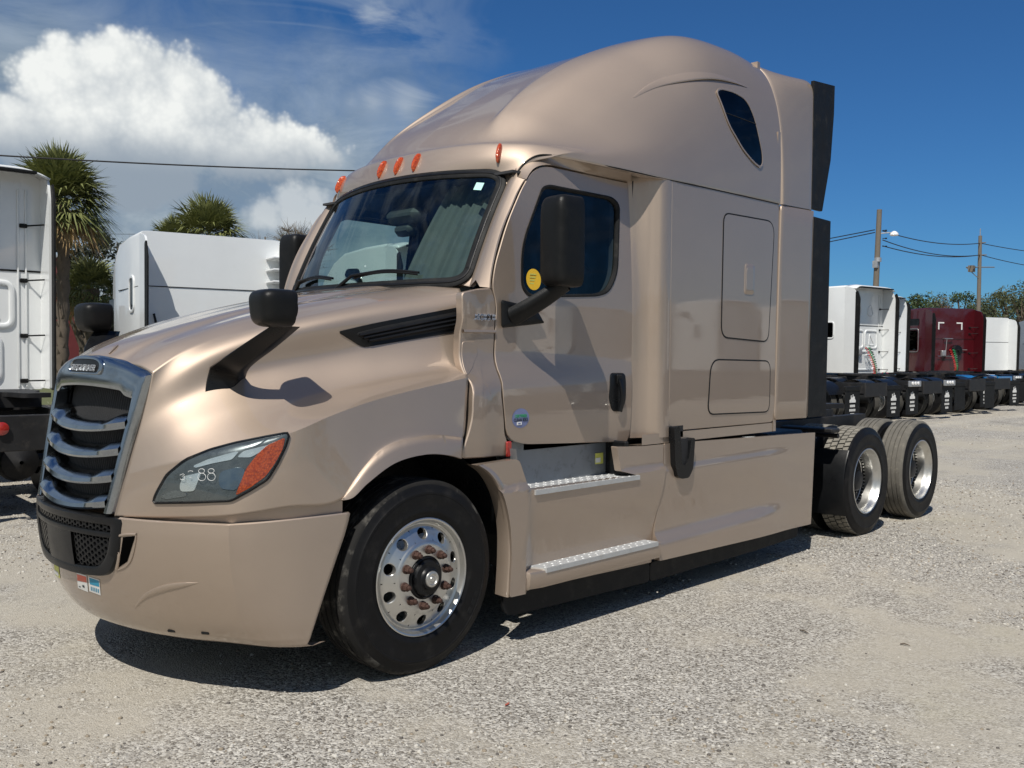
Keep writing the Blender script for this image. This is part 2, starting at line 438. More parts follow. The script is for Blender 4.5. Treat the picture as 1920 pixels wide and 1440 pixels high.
def rpoly(pts, r, n=5):
    """round the corners of a 2-D polygon; r a number or one per corner"""
    pts = [np.array(p, float) for p in pts]; m = len(pts); out = []
    rr = r if isinstance(r, (list, tuple)) else [r]*m
    for i in range(m):
        a, b_, c = pts[i-1], pts[i], pts[(i+1) % m]
        u = a-b_; w = c-b_; lu = np.linalg.norm(u); lw = np.linalg.norm(w)
        d = min(rr[i], lu*.48, lw*.48)
        if d < 1e-4: out.append(b_); continue
        p0 = b_+u/lu*d; p1 = b_+w/lw*d
        for t in np.linspace(0, 1, n): out.append((1-t)**2*p0+2*t*(1-t)*b_+t*t*p1)
    return np.array(out)
def resample(P, n, start=None):
    P = np.asarray(P, float); Q = np.vstack([P, P[:1]]); d = np.linalg.norm(np.diff(Q, axis=0), axis=1); s_ = np.concatenate([[0], np.cumsum(d)])
    t = np.arange(n)/n*s_[-1]
    R_ = np.stack([np.interp(t, s_, Q[:, k]) for k in range(P.shape[1])], -1)
    return R_
def by_angle(P, c, n):
    """sample closed outline P at n equal angles around c (star-shaped outlines)"""
    Q = resample(P, 1440)-c; a = np.arctan2(Q[:, 1], Q[:, 0]); o = np.argsort(a); a = a[o]; r_ = np.linalg.norm(Q, axis=1)[o]
    th = np.linspace(-PI, PI, n, endpoint=False)
    rr = np.interp(th, np.concatenate([a-2*PI, a, a+2*PI]), np.concatenate([r_, r_, r_]))
    return c+rr[:, None]*np.stack([np.cos(th), np.sin(th)], -1)
def panel(outline, f, hole=None, n=128, k=8, lip=.014, bev=.0035, thick=None, out=0.):
    """panel on the surface y=f(x,z): outline/hole are (x,z) loops; edges turn inwards. Returns a B (left-hand side, y negative)."""
    b = B(); c = (np.asarray(hole) if hole is not None else np.asarray(outline)).mean(0)
    def P3(q, off): return np.stack([q[:, 0], f(q[:, 0], q[:, 1])+off, q[:, 1]], -1)
    if hole is not None:
        O = by_angle(outline, c, n); H = by_angle(hole, c, n)
    else: O = resample(outline, n); H = None
    def shrink(Q, d):
        e = np.roll(Q, -1, 0)-np.roll(Q, 1, 0); nn = np.stack([e[:, 1], -e[:, 0]], -1); nn /= np.maximum(np.linalg.norm(nn, axis=1), 1e-9)[:, None]
        A = .5*np.sum(Q[:, 0]*np.roll(Q[:, 1], -1)-np.roll(Q[:, 0], -1)*Q[:, 1])
        return Q-nn*d*(1 if A > 0 else -1)
    rings = [P3(shrink(O, bev*.3), lip-out), P3(O, bev-out), P3(shrink(O, bev), -out)]
    O2 = shrink(O, bev)
    if H is not None:
        H2 = shrink(H, -bev)
        for t in np.linspace(0, 1, k+1)[1:]: rings.append(P3(O2*(1-t)+H2*t, -out))
        rings += [P3(H, bev-out), P3(shrink(H, bev*.3), lip-out)]
        b.grid(np.array(rings), closeu=True)
    else:
        for t in np.linspace(0, 1, k+1)[1:-1]: rings.append(P3(O2*(1-t)+c*t, -out))
        b.grid(np.array(rings), closeu=True)
        cc = np.array([[c[0], f(np.array([c[0]]), np.array([c[1]]))[0]-out, c[1]]]); base = b.n; b.add(cc, [])
        o = (len(rings)-1)*n
        b.F += [(o+i, o+(i+1) % n, base) for i in range(n)]; b.M += [0]*n
    # orient: normals must face -y
    A = .5*np.sum(O[:, 0]*np.roll(O[:, 1], -1)-np.roll(O[:, 0], -1)*O[:, 1])
    if A < 0: b.F = [q[::-1] for q in b.F]
    return b
def sstep(x, a, b): t = np.clip((np.asarray(x, float)-a)/(b-a), 0, 1); return t*t*(3-2*t)
def ribbon(pts, nrm, w, h):
    """raised strip of width w and height h along pts; nrm = outward normals"""
    P = np.asarray(pts, float); N = np.asarray(nrm, float); N = N/np.linalg.norm(N, axis=1)[:, None]
    T_ = np.gradient(P, axis=0); T_ /= np.linalg.norm(T_, axis=1)[:, None]; S = np.cross(T_, N); S /= np.linalg.norm(S, axis=1)[:, None]
    prof = [(-.5, -.3), (-.5, .55), (-.36, .95), (0, 1), (.36, .95), (.5, .55), (.5, -.3)]
    return np.array([P+S*(a*w)+N*(c*h) for a, c in prof])
def text(name, body, size, loc, rot, mat, parent=None, ext=.001, al='CENTER', bold=False, sx=1.):
    cu = bpy.data.curves.new(name, 'FONT'); cu.body = body; cu.size = size; cu.extrude = ext; cu.align_x = al; cu.align_y = 'CENTER'
    if bold: cu.offset = size*.025
    t_ = bpy.data.objects.new('tmp', cu); COL.objects.link(t_); bpy.context.view_layer.update()
    me = bpy.data.meshes.new_from_object(t_.evaluated_get(bpy.context.evaluated_depsgraph_get())); bpy.data.objects.remove(t_)
    me.materials.clear(); me.materials.append(MAT[mat]); o = bpy.data.objects.new(name, me); o.matrix_local = Matrix.LocRotScale(Vector(loc), rot, Vector((sx, 1, 1)))
    return link(o, parent)
def frame_rot(xdir, ndir):
    """rotation whose x axis runs along xdir and z axis along ndir"""
    x = Vector(xdir).normalized(); z = Vector(ndir); z = (z-x*z.dot(x)).normalized(); y = z.cross(x)
    return Matrix((x, y, z)).transposed().to_quaternion()

# ================================================================== the tan tractor
truck = empty('semi_truck', (0, 0, 0))
tag(truck, 'metallic tan sleeper cab semi truck parked in front, chrome grille to the left', 'semi truck')

def P(u, v, y): return at(u, v, y=y)
# ---- hood: top half-patch (centre line to crest) and flank patch (crest to arch lip)
crest = [(286,700,-.53),(340,662,-.545),(400,636,-.565),(480,609,-.60),(580,586,-.655),(700,563,-.725),(790,551,-.79),(862,541,-.86)]
r1 = [(277,742,-.522),(335,700,-.585),(400,664,-.635),(488,633,-.695),(590,609,-.765),(700,588,-.83),(790,576,-.885),(868,568,-.94)]
r2 = [(264,792,-.51),(330,755,-.605),(412,718,-.665),(505,694,-.715),(610,672,-.775),(700,655,-.84),(785,642,-.905),(868,630,-.965)]
r3 = [(249,843,-.492),(330,806,-.675),(425,774,-.785),(525,748,-.845),(620,728,-.885),(710,707,-.93),(790,690,-.975),(868,676,-1.01)]
r4 = [(236,889,-.475),(325,866,-.735),(430,846,-.96),(545,812,-1.10),(625,778,-1.125),(705,750,-1.135),(790,728,-1.138),(878,708,-1.13)]
r5 = [(224,930,-.457),(320,922,-.735),(427,918,-.985),(535,893,-1.105),(628,862,-1.145),(722,822,-1.16),(800,800,-1.165),(872,802,-1.16)]
r6 = [(214,968,-.442),(320,971,-.73),(430,967,-.995),(540,951,-1.11),(640,938,-1.165),(712,846,-1.175),(795,817,-1.178),(868,821,-1.172)]
net = [[P(*q) for q in r_] for r_ in (crest, r1, r2, r3, r4, r5, r6)]
NU, NV = 120, 90
flank = surf(net, NU, NV, bv=(4,))
cl = [(-1.215,0,1.628),(-1.06,0,1.70),(-.80,0,1.79),(-.50,0,1.878),(-.18,0,1.955),(.08,0,2.005),(.24,0,2.035),(.36,0,2.055)]
cr = net[0]
def between(a, b_, t, up): return np.asarray(a)*(1-t)+np.asarray(b_)*t+np.array([0, 0, up])
tops = [cl, [between(a, b_, .40, .020) for a, b_ in zip(cl, cr)], [between(a, b_, .52, .012) for a, b_ in zip(cl, cr)],
        [between(a, b_, .80, .020) for a, b_ in zip(cl, cr)], cr]
top = surf(tops, NU, 40); top[-1] = flank[0]
b = B(); b.grid(top, flip=True); b.grid(flank, flip=True)
# wheel arch lip: flared return turning inwards, from station 4 of the lower row to the rear
lipc = spl1(np.array([P(*q) for q in [(640,938,-1.165),(660,934,-1.185),(690,906,-1.195),(742,868,-1.2),(800,852,-1.2),(838,853,-1.198),(866,860,-1.19)]]), 60)
edge = spl1(np.array(net[-1][4:]), 60)
b.grid(np.array([edge, edge*.5+lipc*.5+np.array([0,-.002,.004]), lipc, lipc+np.array([0,.012,-.004]), lipc+np.array([0,.10,.01])]), flip=True)
Vh = b.verts(); Fh = list(b.F)
n0 = len(Vh); V2 = np.concatenate([Vh, Vh*np.array([1,-1,1])]); F2 = Fh+[tuple(i+n0 for i in f)[::-1] for f in Fh]
hood = mesh_obj('hood', V2, F2, 'tan_paint', truck, ang=30)
sm = hood.modifiers.new('weld', 'WELD'); sm.merge_threshold = .0008
so_ = hood.modifiers.new('thick', 'SOLIDIFY'); so_.thickness = .012; so_.offset = -1
HB = BVHTree.FromPolygons([tuple(p) for p in Vh], Fh)
def on_hood(u, v, out=.0):
    q = Vector(ray(u, v)).normalized(); h, nn, i, dst = HB.ray_cast(Vector(CAMP), q)
    if h is None: return None
    if nn.dot(q) > 0: nn = -nn
    return np.array(h+nn*out), np.array(nn)
# small crest on the nose of the hood
b = B(); hc = [on_hood(u, v, .004) for u, v in ((205,664),(214,655),(222,648))]
hc = [h for h in hc if h is not None]
if len(hc) == 3: b.tube([h[0] for h in hc], [.003, .009, .002], 8); b.done('hood_crest', 'tan_paint', hood)
# hood rear seal / cowl between hood and windshield
b = B(); rear = np.array([top[j, -1] for j in range(0, 40)]); 
b.grid(np.array([rear+np.array([.01,0,-.02]), rear+np.array([.05,0,-.03]), rear+np.array([.16,0,.0])])); 
Vc = b.verts(); n0 = len(Vc)
mesh_obj('cowl', np.concatenate([Vc, Vc*np.array([1,-1,1])]), b.F+[tuple(i+n0 for i in f)[::-1] for f in b.F], 'satin_black', truck)

def patch_on(name, px, mat, out, parent, n=64, rings=6, depth=.02, back=False, center=None):
    """thin fitted part following the hood surface inside a pixel outline"""
    c = np.array(center if center is not None else np.mean(px, 0)); O = resample(np.array(px, float), n); b = B(); rows = []
    def row(Q, o): 
        r_ = []
        for u, v in Q:
            h = on_hood(u, v, o); r_.append(h[0] if h is not None else rowfb(u, v))
        return np.array(r_)
    def rowfb(u, v):
        for t in np.linspace(0, 1, 40):
            w = np.array([u, v])*(1-t)+c*t; h = on_hood(w[0], w[1], out)
            if h is not None: return h[0]
        return np.array(CAMP)
    rows.append(row(O, -depth)); rows.append(row(O, out*.75))
    for t in np.linspace(.02, .93, rings): rows.append(row(O*(1-t)+c*t, out))
    b.grid(np.array(rows), closeu=True)
    o = (len(rows)-1)*n; base = b.n; b.add([rowfb(*c)], []); b.F += [(o+i, o+(i+1) % n, base) for i in range(n)]; b.M += [0]*n
    A = .5*np.sum(O[:, 0]*np.roll(O[:, 1], -1)-np.roll(O[:, 0], -1)*O[:, 1])
    if A > 0: b.F = [q[::-1] for q in b.F]
    return b
def mirror_copy(o, parent=None):
    me = o.data.copy(); n = len(me.vertices); co = np.empty(n*3, np.float32); me.vertices.foreach_get('co', co); co = co.reshape(-1, 3); co[:, 1] *= -1
    me.vertices.foreach_set('co', co.ravel()); me.flip_normals(); me.update()
    c = o.copy(); c.data = me; COL.objects.link(c); c.parent = parent or o.parent; return c

# ---- headlights
def shrinkpx(px, k, c=None): c = np.mean(px, 0) if c is None else np.array(c); return c+(np.array(px)-c)*k
hl = rpoly([(285,944),(292,925),(312,890),(345,863),(395,843),(440,831),(500,819),(545,811),(538,835),(522,868),(503,899),(470,920),(434,940),(360,943)], 6, 3)
house = patch_on('headlight', hl, 'lamp_body', .004, truck, 96, 6).done('headlight', 'lamp_body', truck)
def shrinkpx(px, k, c=None): c = np.mean(px, 0) if c is None else np.array(c); return c+(np.array(px)-c)*k
rim_ = [on_hood(u, v, .005)[0] for u, v in resample(np.array(shrinkpx(hl, .985)), 100) if on_hood(u, v) is not None]; rim_.append(rim_[0])
b = B(); b.tube(rim_, .006, 6); b.done('headlight_bezel', 'satin_black', house)
refl = rpoly([(362,874),(392,861),(438,848),(450,846),(436,862),(400,869),(366,878)], 4, 3)
patch_on('reflector', refl, 'bright_reflector', .0072, house, 40, 3).done('reflector', 'bright_reflector', house)
refl = rpoly([(444,858),(456,846),(500,835),(515,832),(486,849),(470,858)], 4, 3)
patch_on('reflector', refl, 'bright_reflector', .0072, house, 40, 3).done('reflector', 'bright_reflector', house)
refl = rpoly([(300,931),(330,918),(352,924),(352,930),(312,936)], 3, 3)
patch_on('reflector', refl, 'chrome', .007, house, 48, 3).done('reflector', 'chrome', house)
bowl = rpoly([(345,893),(380,885),(372,905),(366,921),(340,922),(338,910)], 5, 4)
patch_on('reflector', bowl, 'bright_reflector', .0075, house, 40, 3).done('reflector', 'bright_reflector', house)
bowl2 = rpoly([(414,884),(444,876),(462,878),(452,905),(443,920),(414,917),(410,900)], 8, 5)
patch_on('reflector', bowl2, 'alloy', .0075, house, 40, 3).done('reflector', 'chrome', house)
amb = rpoly([(441,930),(462,878),(484,850),(502,834),(535,820),(530,842),(516,868),(498,893),(470,914)], 5, 4)
patch_on('turn_signal', amb, 'amber', .009, house, 64, 5).done('turn_signal', 'amber', house)
patch_on('lens', shrinkpx(hl, .965), 'lamp_glass', .016, house, 96, 6, depth=-.012).done('lens', 'lamp_glass', house)
# chalk number on the lens: strokes
ch = B()
def chalk(px, r=.0012):
    pts = [on_hood(u, v, .0185) for u, v in px]; pts = [p[0] for p in pts if p is not None]
    if len(pts) > 1: ch.tube(pts, r, 5)
def arc(cx, cy, rx, ry, a0, a1, n=14): return [(cx+rx*math.cos(math.radians(a)), cy+ry*math.sin(math.radians(a))) for a in np.linspace(a0, a1, n)]
chalk([(342,891),(348,888.5),(351,890),(346,893.5)]); chalk(arc(347,896,4.5,3.5,-60,150,8))
chalk(arc(362,886,5,3,190,330,6)); chalk([(360,895.5),(364,895)])
for cx in (382.5, 400): chalk(arc(cx-.5,883.5,5.6,4.2,0,360)); chalk(arc(cx,894.5,7.2,7,0,360))
ch.done('chalk_mark', 'chalk', house)['kind'] = 'stuff'
h2 = mirror_copy(house)
for c_ in list(house.children):
    m_ = mirror_copy(c_, h2) if c_.name.split('.')[0] != 'chalk_mark' else None

# ---- hood side vent (black, recessed louvres)
vpx = rpoly([(632,622),(700,606),(866,575),(867,621),(800,632),(680,652)], [6,30,3,3,30,8], 4)
vent = patch_on('hood_vent', vpx, 'satin_black', .006, truck, 80, 5).done('hood_vent', 'satin_black', truck)
inn = rpoly([(664,625),(720,611),(855,585),(857,615),(790,627),(695,642)], [5,20,3,3,20,6], 4)
patch_on('vent_hole', inn, 'radiator', .0075, vent, 60, 3, depth=.002).done('vent_hole', 'radiator', vent)
for k, (a, b_) in enumerate((((672,629),(856,593)),((680,634),(857,600.5)),((690,640),(857,608.5)))):
    pts = [on_hood(a[0]*(1-t)+b_[0]*t, a[1]*(1-t)+b_[1]*t, .011) for t in np.linspace(0, 1, 12)]
    r_ = ribbon([p[0] for p in pts], [p[1]+np.array([0,0,.7]) for p in pts], .014, .010)
    q = B(); q.grid(r_); q.done('louvre', 'satin_black', vent)
v2 = mirror_copy(vent)
for c_ in list(vent.children): mirror_copy(c_, v2)

# ---- grille -------------------------------------------------------
def gx(y, z):
    """front surface of the grille: bowed in plan, raked in elevation"""
    return -1.205-.14*(1-np.clip((np.asarray(z, float)-.87)/.76, 0, 1))**.9 + .26*np.asarray(y, float)**2*1.0
GT = lambda y: 1.628-.30*np.asarray(y)**2-.0*np.abs(y)
gw = lambda z: .445+.083*np.clip((np.asarray(z)-.88)/.67, 0, 1.05)
def G(y, z, out=0.): return np.stack([gx(y, z)-out, np.broadcast_to(y, np.shape(z)) if np.ndim(z) else y, z], -1) if np.ndim(y) or np.ndim(z) else np.array([gx(y, z)-out, y, z])
# outer and inner loops of the surround, (y,z)
def top_arc(n, w, drop): 
    ys = np.linspace(-w, w, n); return [(y, 1.628-.30*y*y-drop) for y in ys]
outer = [(-.442,.885),(-.47,1.1),(-.50,1.32),(-.528,1.535)]+top_arc(31,.50,0.)[0:]+[(.528,1.535),(.50,1.32),(.47,1.1),(.442,.885)]
outer = outer[:4]+[q for q in outer[4:35]]+outer[35:]
inner = [(-.395,.885),(-.425,1.1),(-.45,1.30),(-.455,1.425),(-.40,1.435)]+[(y, 1.475-.12*y*y-.0) for y in np.linspace(-.36,.36,25)]+[(.40,1.435),(.455,1.425),(.45,1.30),(.425,1.1),(.395,.885)]
def openres(Q, n):
    Q = np.array(Q, float); d = np.concatenate([[0], np.cumsum(np.linalg.norm(np.diff(Q, axis=0), axis=1))]); t = np.linspace(0, d[-1], n)
    return np.stack([np.interp(t, d, Q[:, k]) for k in (0, 1)], -1)
# match both loops leg by leg so that corners face each other
def leg3(Q, i, j, n1=22, n2=60): 
    a, m_, c = openres(Q[:i+1], n1), openres(Q[i:j+1], n2), openres(Q[j:], n1); return np.vstack([a, m_[1:], c[1:]])
O_ = leg3(outer, 3, len(outer)-4); I_ = leg3(inner, 3, len(inner)-4)
rows = []
for t, o in ((-.0,-.05),(0,-.004),(.03,.006),(.12,.014),(.3,.018),(.6,.015),(.88,.012),(1.0,.006),(1.,-.05)):
    Q = O_*(1-t)+I_*t; rows.append(np.stack([gx(Q[:, 0], Q[:, 1])-o, Q[:, 0], Q[:, 1]], -1))
b = B(); b.grid(np.array(rows)); grille = b.done('grille', 'chrome', truck, ang=32)
# dark insert behind (radiator screen): fine vertical corrugation
ys = np.linspace(-.47, .47, 190); zs = np.linspace(.88, 1.5, 12)
Yg, Zg = np.meshgrid(ys, zs); b = B()
b.grid(np.stack([gx(Yg, Zg)+.085+.004*np.sign(np.sin(Yg*2*PI/.02)), Yg, Zg], -1)); b.done('radiator_screen', 'radiator', grille, ang=20)
# inner side cheeks
for s_ in (-1, 1):
    b = B()
    zz = np.linspace(.885, 1.44, 12); w = np.array([np.interp(z, [.885,1.1,1.3,1.43], [.395,.425,.45,.455]) for z in zz])*s_
    b.grid(np.array([np.stack([gx(w, zz)-.0, w, zz], -1), np.stack([gx(w, zz)+.09, w*1.03, zz], -1)])); b.done('grille_cheek', 'chrome', grille)
# four bars: bowed chrome blades with raised end lugs
for k, zc in enumerate((1.292, 1.166, 1.040, .918)):
    w = float(np.interp(zc, [.885,1.1,1.3,1.43], [.40,.43,.455,.46])); ys = np.linspace(-w, w, 81); b = B()
    lift = .03*sstep(np.abs(ys), w*.52, w*.80); sag = .035*(1-(ys/w)**2)
    prof = [(.085,.042),(.045,.038),(.010,.026),(-.008,.008),(-.010,-.010),(-.002,-.020),(.05,-.020),(.085,-.010)]
    rows = []
    for dx, dz in prof:
        zz = zc-sag+.012+dz*(1+lift*16*(dz > 0))
        rows.append(np.stack([gx(ys, zz)+dx-.004-.25*lift*(dz > 0), ys, zz], -1))
    b.grid(np.array(rows), flip=True); b.done('grille_bar', 'chrome', grille, ang=28)
# oval badge with raised lettering
bc = np.array([0., 1.566]); b = B(); th = np.linspace(0, 2*PI, 48, endpoint=False)
def bsh(a, h, o, sq=.55): 
    yy = a*np.sign(np.cos(th))*np.abs(np.cos(th))**sq; zz = bc[1]+h*np.sign(np.sin(th))*np.abs(np.sin(th))**.8
    zz = np.where(zz < bc[1]-h*.62, bc[1]-h*.62, zz); return np.stack([gx(yy, zz)-o, yy, zz], -1)
b.grid(np.array([bsh(.20,.056,-.01), bsh(.20,.056,.022), bsh(.193,.051,.027), bsh(.178,.042,.027), bsh(.174,.039,.020)]), closeu=True); badge = b.done('badge', 'chrome', grille)
b = B(); b.grid(np.array([bsh(.174,.039,.0205), bsh(.09,.02,.0205), bsh(.001,.0005,.0205)]), closeu=True); b.done('badge_field', 'satin_black', badge)
nrm = Vector((-1, 0, .42))
text('lettering', 'FREIGHTLINER', .046, (float(gx(0,1.562))-.024, 0, 1.562), frame_rot((0,-1,0), nrm), 'galv', badge, .003, bold=False, sx=.98)

# ---- lower black intake
def lx(y, z): return -1.370+.35*np.asarray(y, float)**2+.03*np.clip((.80-np.asarray(z, float))/.25, 0, 1)**1.6
lo = rpoly([(-.53,.868),(.53,.868),(.50,.70),(.42,.585),(.20,.565),(-.20,.565),(-.42,.585),(-.50,.70)], [.02,.02,.1,.08,.1,.1,.08,.1], 6)
O_ = resample(lo, 120); c0 = np.array([0, .73])
def ring(Q, o): return np.stack([lx(Q[:, 0], Q[:, 1])-o, Q[:, 0], Q[:, 1]], -1)
b = B(); I_ = c0+(O_-c0)*np.array([.86,.74])
b.grid(np.array([ring(O_,-.06), ring(O_,.004), ring(c0+(O_-c0)*.985,.012), ring(c0+(O_-c0)*np.array([.90,.82]),.012), ring(I_,.004), ring(I_,-.05)]), closeu=True, flip=True)
intake = b.done('bumper_intake', 'satin_black', truck)
b = B(); Q = [I_*1.]; b.grid(np.array([ring(c0+(I_-c0)*t*1.06, -.045) for t in np.linspace(1, .02, 8)]), closeu=True, flip=True); b.done('intake_back', 'radiator', intake)
# hexagonal mesh
b = B(); hx = .017
for i in range(-32, 33):
    for j in range(0, 14):
        y = i*hx*1.5; z = .60+j*hx*math.sqrt(3)+(hx*math.sqrt(3)/2 if i % 2 else 0)
        if abs(y) > .455 or z > .84 or z < .615: continue
        if abs(y) < .16 and z < .79: continue
        if .775 < z < .795: continue
        if abs(y) > .40 and z < .66: continue
        th6 = np.arange(6)*PI/3; o6 = [(y+hx*.98*math.cos(t), z+hx*.98*math.sin(t)) for t in th6]; i6 = [(y+hx*.66*math.cos(t), z+hx*.66*math.sin(t)) for t in th6]
        V = [(float(lx(p[0], p[1]))+.002, p[0], p[1]) for p in o6]+[(float(lx(p[0], p[1]))+.002, p[0], p[1]) for p in i6]+[(float(lx(p[0], p[1]))+.022, p[0], p[1]) for p in i6]
        F = [(q, 6+q, 6+(q+1) % 6, (q+1) % 6) for q in range(6)]+[(6+q, 12+q, 12+(q+1) % 6, 6+(q+1) % 6) for q in range(6)]
        b.add(V, F)
mo = b.done('mesh_screen', 'satin_black', intake, smooth=False); mo['kind'] = 'stuff'
b = B(); ys = np.linspace(-.46,.46,40)
b.grid(np.array([np.stack([lx(ys, z+0*ys)-o, ys, z+0*ys], -1) for z, o in ((.80,-.03),(.797,.006),(.785,.01),(.773,.006),(.770,-.03))]), flip=False); b.done('cross_bar', 'satin_black', intake)
b = B(); zz = np.linspace(.60,.775,8)
Y_, Z_ = np.meshgrid(np.linspace(-.15,.15,12), zz); b.grid(np.stack([lx(Y_, Z_)-.006, Y_, Z_], -1), flip=True); b.done('radar_panel', 'satin_black', intake)

# ---- bumper: centre and corners in one moulded skin, lower edge tucked under
def bpl(v):
    """plan outline of the bumper at height fraction v (0 bottom, 1 top): y, x pairs"""
    return v
# rows from the top shelf down; stations from the intake edge round the corner to the wheel arch
B0 = [(-1.285,-.50,.868),(-1.222,-.66,.868),(-1.105,-.86,.868),(-1.005,-1.005,.868),(-.90,-1.066,.872),(-.72,-1.13,.882),(-.47,-1.172,.893)]
B0 = np.array(B0)
def brow(z, tuck, rx, yin=0.):
    q = B0.copy(); q[:, 2] = z+np.array([0,0,0,0,.003,.008,.012])*(z > .84); q[:4, 0] += tuck*np.array([1,1,.95,.8])
    for k, t in ((4,.22),(5,.58),(6,1.)): q[k, 0] = q[3, 0]+(rx-q[3, 0])*t
    q[:, 1] *= 1-yin; return q
rows = [brow(.868,.035,-.475,.03), brow(.874,.008,-.465,.004), brow(.868,-.002,-.462), brow(.80,-.002,-.487), brow(.68,.012,-.535,.003), brow(.54,.045,-.59,.008), brow(.40,.10,-.64,.016), brow(.315,.155,-.665,.026), brow(.285,.19,-.675,.034)]
side_b = surf(rows, 70, 60, bu=(3,), bv=(1, 2, 7))
# centre skin below the intake
def lower_edge(y): return .868-(.0)
cs = []
ysr = np.linspace(0, 1, 7)
for k, r_ in enumerate(rows[1:]):
    p = r_[0]; ys = np.linspace(0, p[1], 8); x_c = p[0]-.35*p[1]**2
    cs.append(np.stack([x_c+(p[0]-x_c)*(ys/p[1])**2, ys, np.full(8, p[2])], -1))
cs = np.array(cs)
# keep only the part of the centre below the intake: clip rows at the intake's lower lip
lip = lambda y: np.interp(np.abs(y), [0,.2,.36,.42,.46,.50], [.572,.572,.585,.60,.645,.72])
bot = surf(list(cs), 30, 60)
bb = B()
cen = bot.copy(); col0 = side_b[:, 0]
ztop = lip(cen[0, :, 1])
idx = [i for i in range(len(col0)) if i >= 3 and col0[i, 2] < .725]; g = []
fr = (col0[idx, 2]-col0[idx[0], 2])/(col0[idx[-1], 2]-col0[idx[0], 2])
zb = cen[-1, :, 2]
for k, t in zip(idx, fr):
    zt = ztop*(1-t)+zb*t; zt[-1] = col0[k, 2]; row_ = []
    for i in range(cen.shape[1]):
        yv = np.interp(-zt[i], -cen[:, i, 2], cen[:, i, 1]); row_.append((np.interp(-zt[i], -cen[:, i, 2], cen[:, i, 0]), yv, zt[i]))
    row_[-1] = tuple(col0[k]); g.append(row_)
g = np.array(g); bb.grid(g, flip=True); bb.grid(side_b, flip=True)
# under-turned bottom flange
for gg in (g, side_b):
    e = gg[-1]; bb.grid(np.array([e, e+np.array([.03,.0,-.012]), e+np.array([.10,0,-.005])])*np.array([1,1,1]), flip=True)
e = side_b[:, -1]; bb.grid(np.array([e, e+np.array([.004,.012,0]), e+np.array([.0,.09,0])]))
Vb = bb.verts(); n0 = len(Vb)
bumper = mesh_obj('bumper', np.concatenate([Vb, Vb*np.array([1,-1,1])]), bb.F+[tuple(i+n0 for i in f)[::-1] for f in bb.F], 'tan_paint', truck, ang=22)
bw = bumper.modifiers.new('weld', 'WELD'); bw.merge_threshold = .0005
BB = BVHTree.FromPolygons([tuple(p) for p in Vb]+[tuple(p*np.array([1,-1,1])) for p in Vb], bb.F+[tuple(i+n0 for i in f) for f in bb.F])
def on_bump(u, v, out=0.):
    q = Vector(ray(u, v)).normalized(); h, nn, i, dst = BB.ray_cast(Vector(CAMP), q)
    if h is None: return None
    if nn.dot(q) > 0: nn = -nn
    return np.array(h+nn*out), np.array(nn)
def decal(name, px, mat, parent, surf_fn, out=.0015, nx=8, ny=8):
    """sheet of print lying on a surface, corners given in order"""
    a, b_, c, d = [np.array(p, float) for p in px]; rows = []
    for t in np.linspace(0, 1, ny):
        r_ = []
        for s_ in np.linspace(0, 1, nx):
            w = (a*(1-s_)+b_*s_)*(1-t)+(d*(1-s_)+c*s_)*t; h = surf_fn(w[0], w[1], out)
            if h is None: return None
            r_.append(h[0])
        rows.append(r_)
    q = B(); q.grid(np.array(rows)); return q.done(name, mat, parent)
# slot beside the intake (flat black sheet painted as its shaded inside), fog-lamp style scoop line, tow covers
slot = decal('bumper_slot', [(231,1007),(254,1005),(239,1053),(223,1064)], 'void', bumper, on_bump, .002)
def strip(name, px, w, h, mat, parent, fn, taper=False, n=30):
    pts = [fn(u, v, .0) for u, v in spl1(np.array(px, float), n)]; pts = [q for q in pts if q is not None]
    if len(pts) < 4: return None
    P_ = np.array([q[0] for q in pts]); g_ = ribbon(P_, [q[1] for q in pts], w, h)
    if taper: g_ = P_+(g_-P_)*(.1+.9*np.sin(np.linspace(0, PI, len(P_)))[None, :, None])
    q = B(); q.grid(g_); return q.done(name, mat, parent, ang=60)
strip('slot_rim', [(216,1008),(229,1003),(256,1002)], .012, .006, 'tan_paint', bumper, on_bump)
strip('slot_rim', [(217,1010),(224,1035),(219,1067)], .016, .008, 'tan_paint', bumper, on_bump)
strip('slot_rim', [(256,1003),(242,1056),(222,1068)], .008, .005, 'tan_paint', bumper, on_bump)
strip('bumper_scoop', [(252,1142),(272,1118),(306,1103),(345,1096),(372,1093)], .030, .006, 'tan_paint', bumper, on_bump, True)
ps = [on_bump(u, v, .001) for u, v in ((222,1008),(232,1004),(228,1030),(221,1066))]
st1 = decal('sticker', [(144,1073),(163,1079),(166,1110),(147,1102)], 'sticker_white', bumper, on_bump, .002)
if st1:
    decal('print', [(145,1076),(162.5,1081),(163.5,1092),(146,1088)], 'sticker_red', st1, on_bump, .0028)
    decal('print', [(149,1098),(152,1099),(152,1101),(149,1100)], 'ink', st1, on_bump, .0028)
    decal('print', [(155,1096),(159,1097.5),(159.5,1102),(155.5,1100)], 'ink', st1, on_bump, .0028)
st2 = decal('sticker', [(166,1080),(187,1087),(189.5,1116),(168,1108)], 'sticker_white', bumper, on_bump, .002)
if st2:
    decal('print', [(168,1082.5),(186,1088.5),(187,1100),(169.5,1095)], 'sticker_blue', st2, on_bump, .0028)
    for k in range(5):
        u = 171+k*3.3; v = 1099+k*1.1; decal('digit', [(u,v),(u+1.8,v+.6),(u+2.2,v+8),(u+.3,v+7.4)], 'sticker_blue', st2, on_bump, .0028, 3, 3)
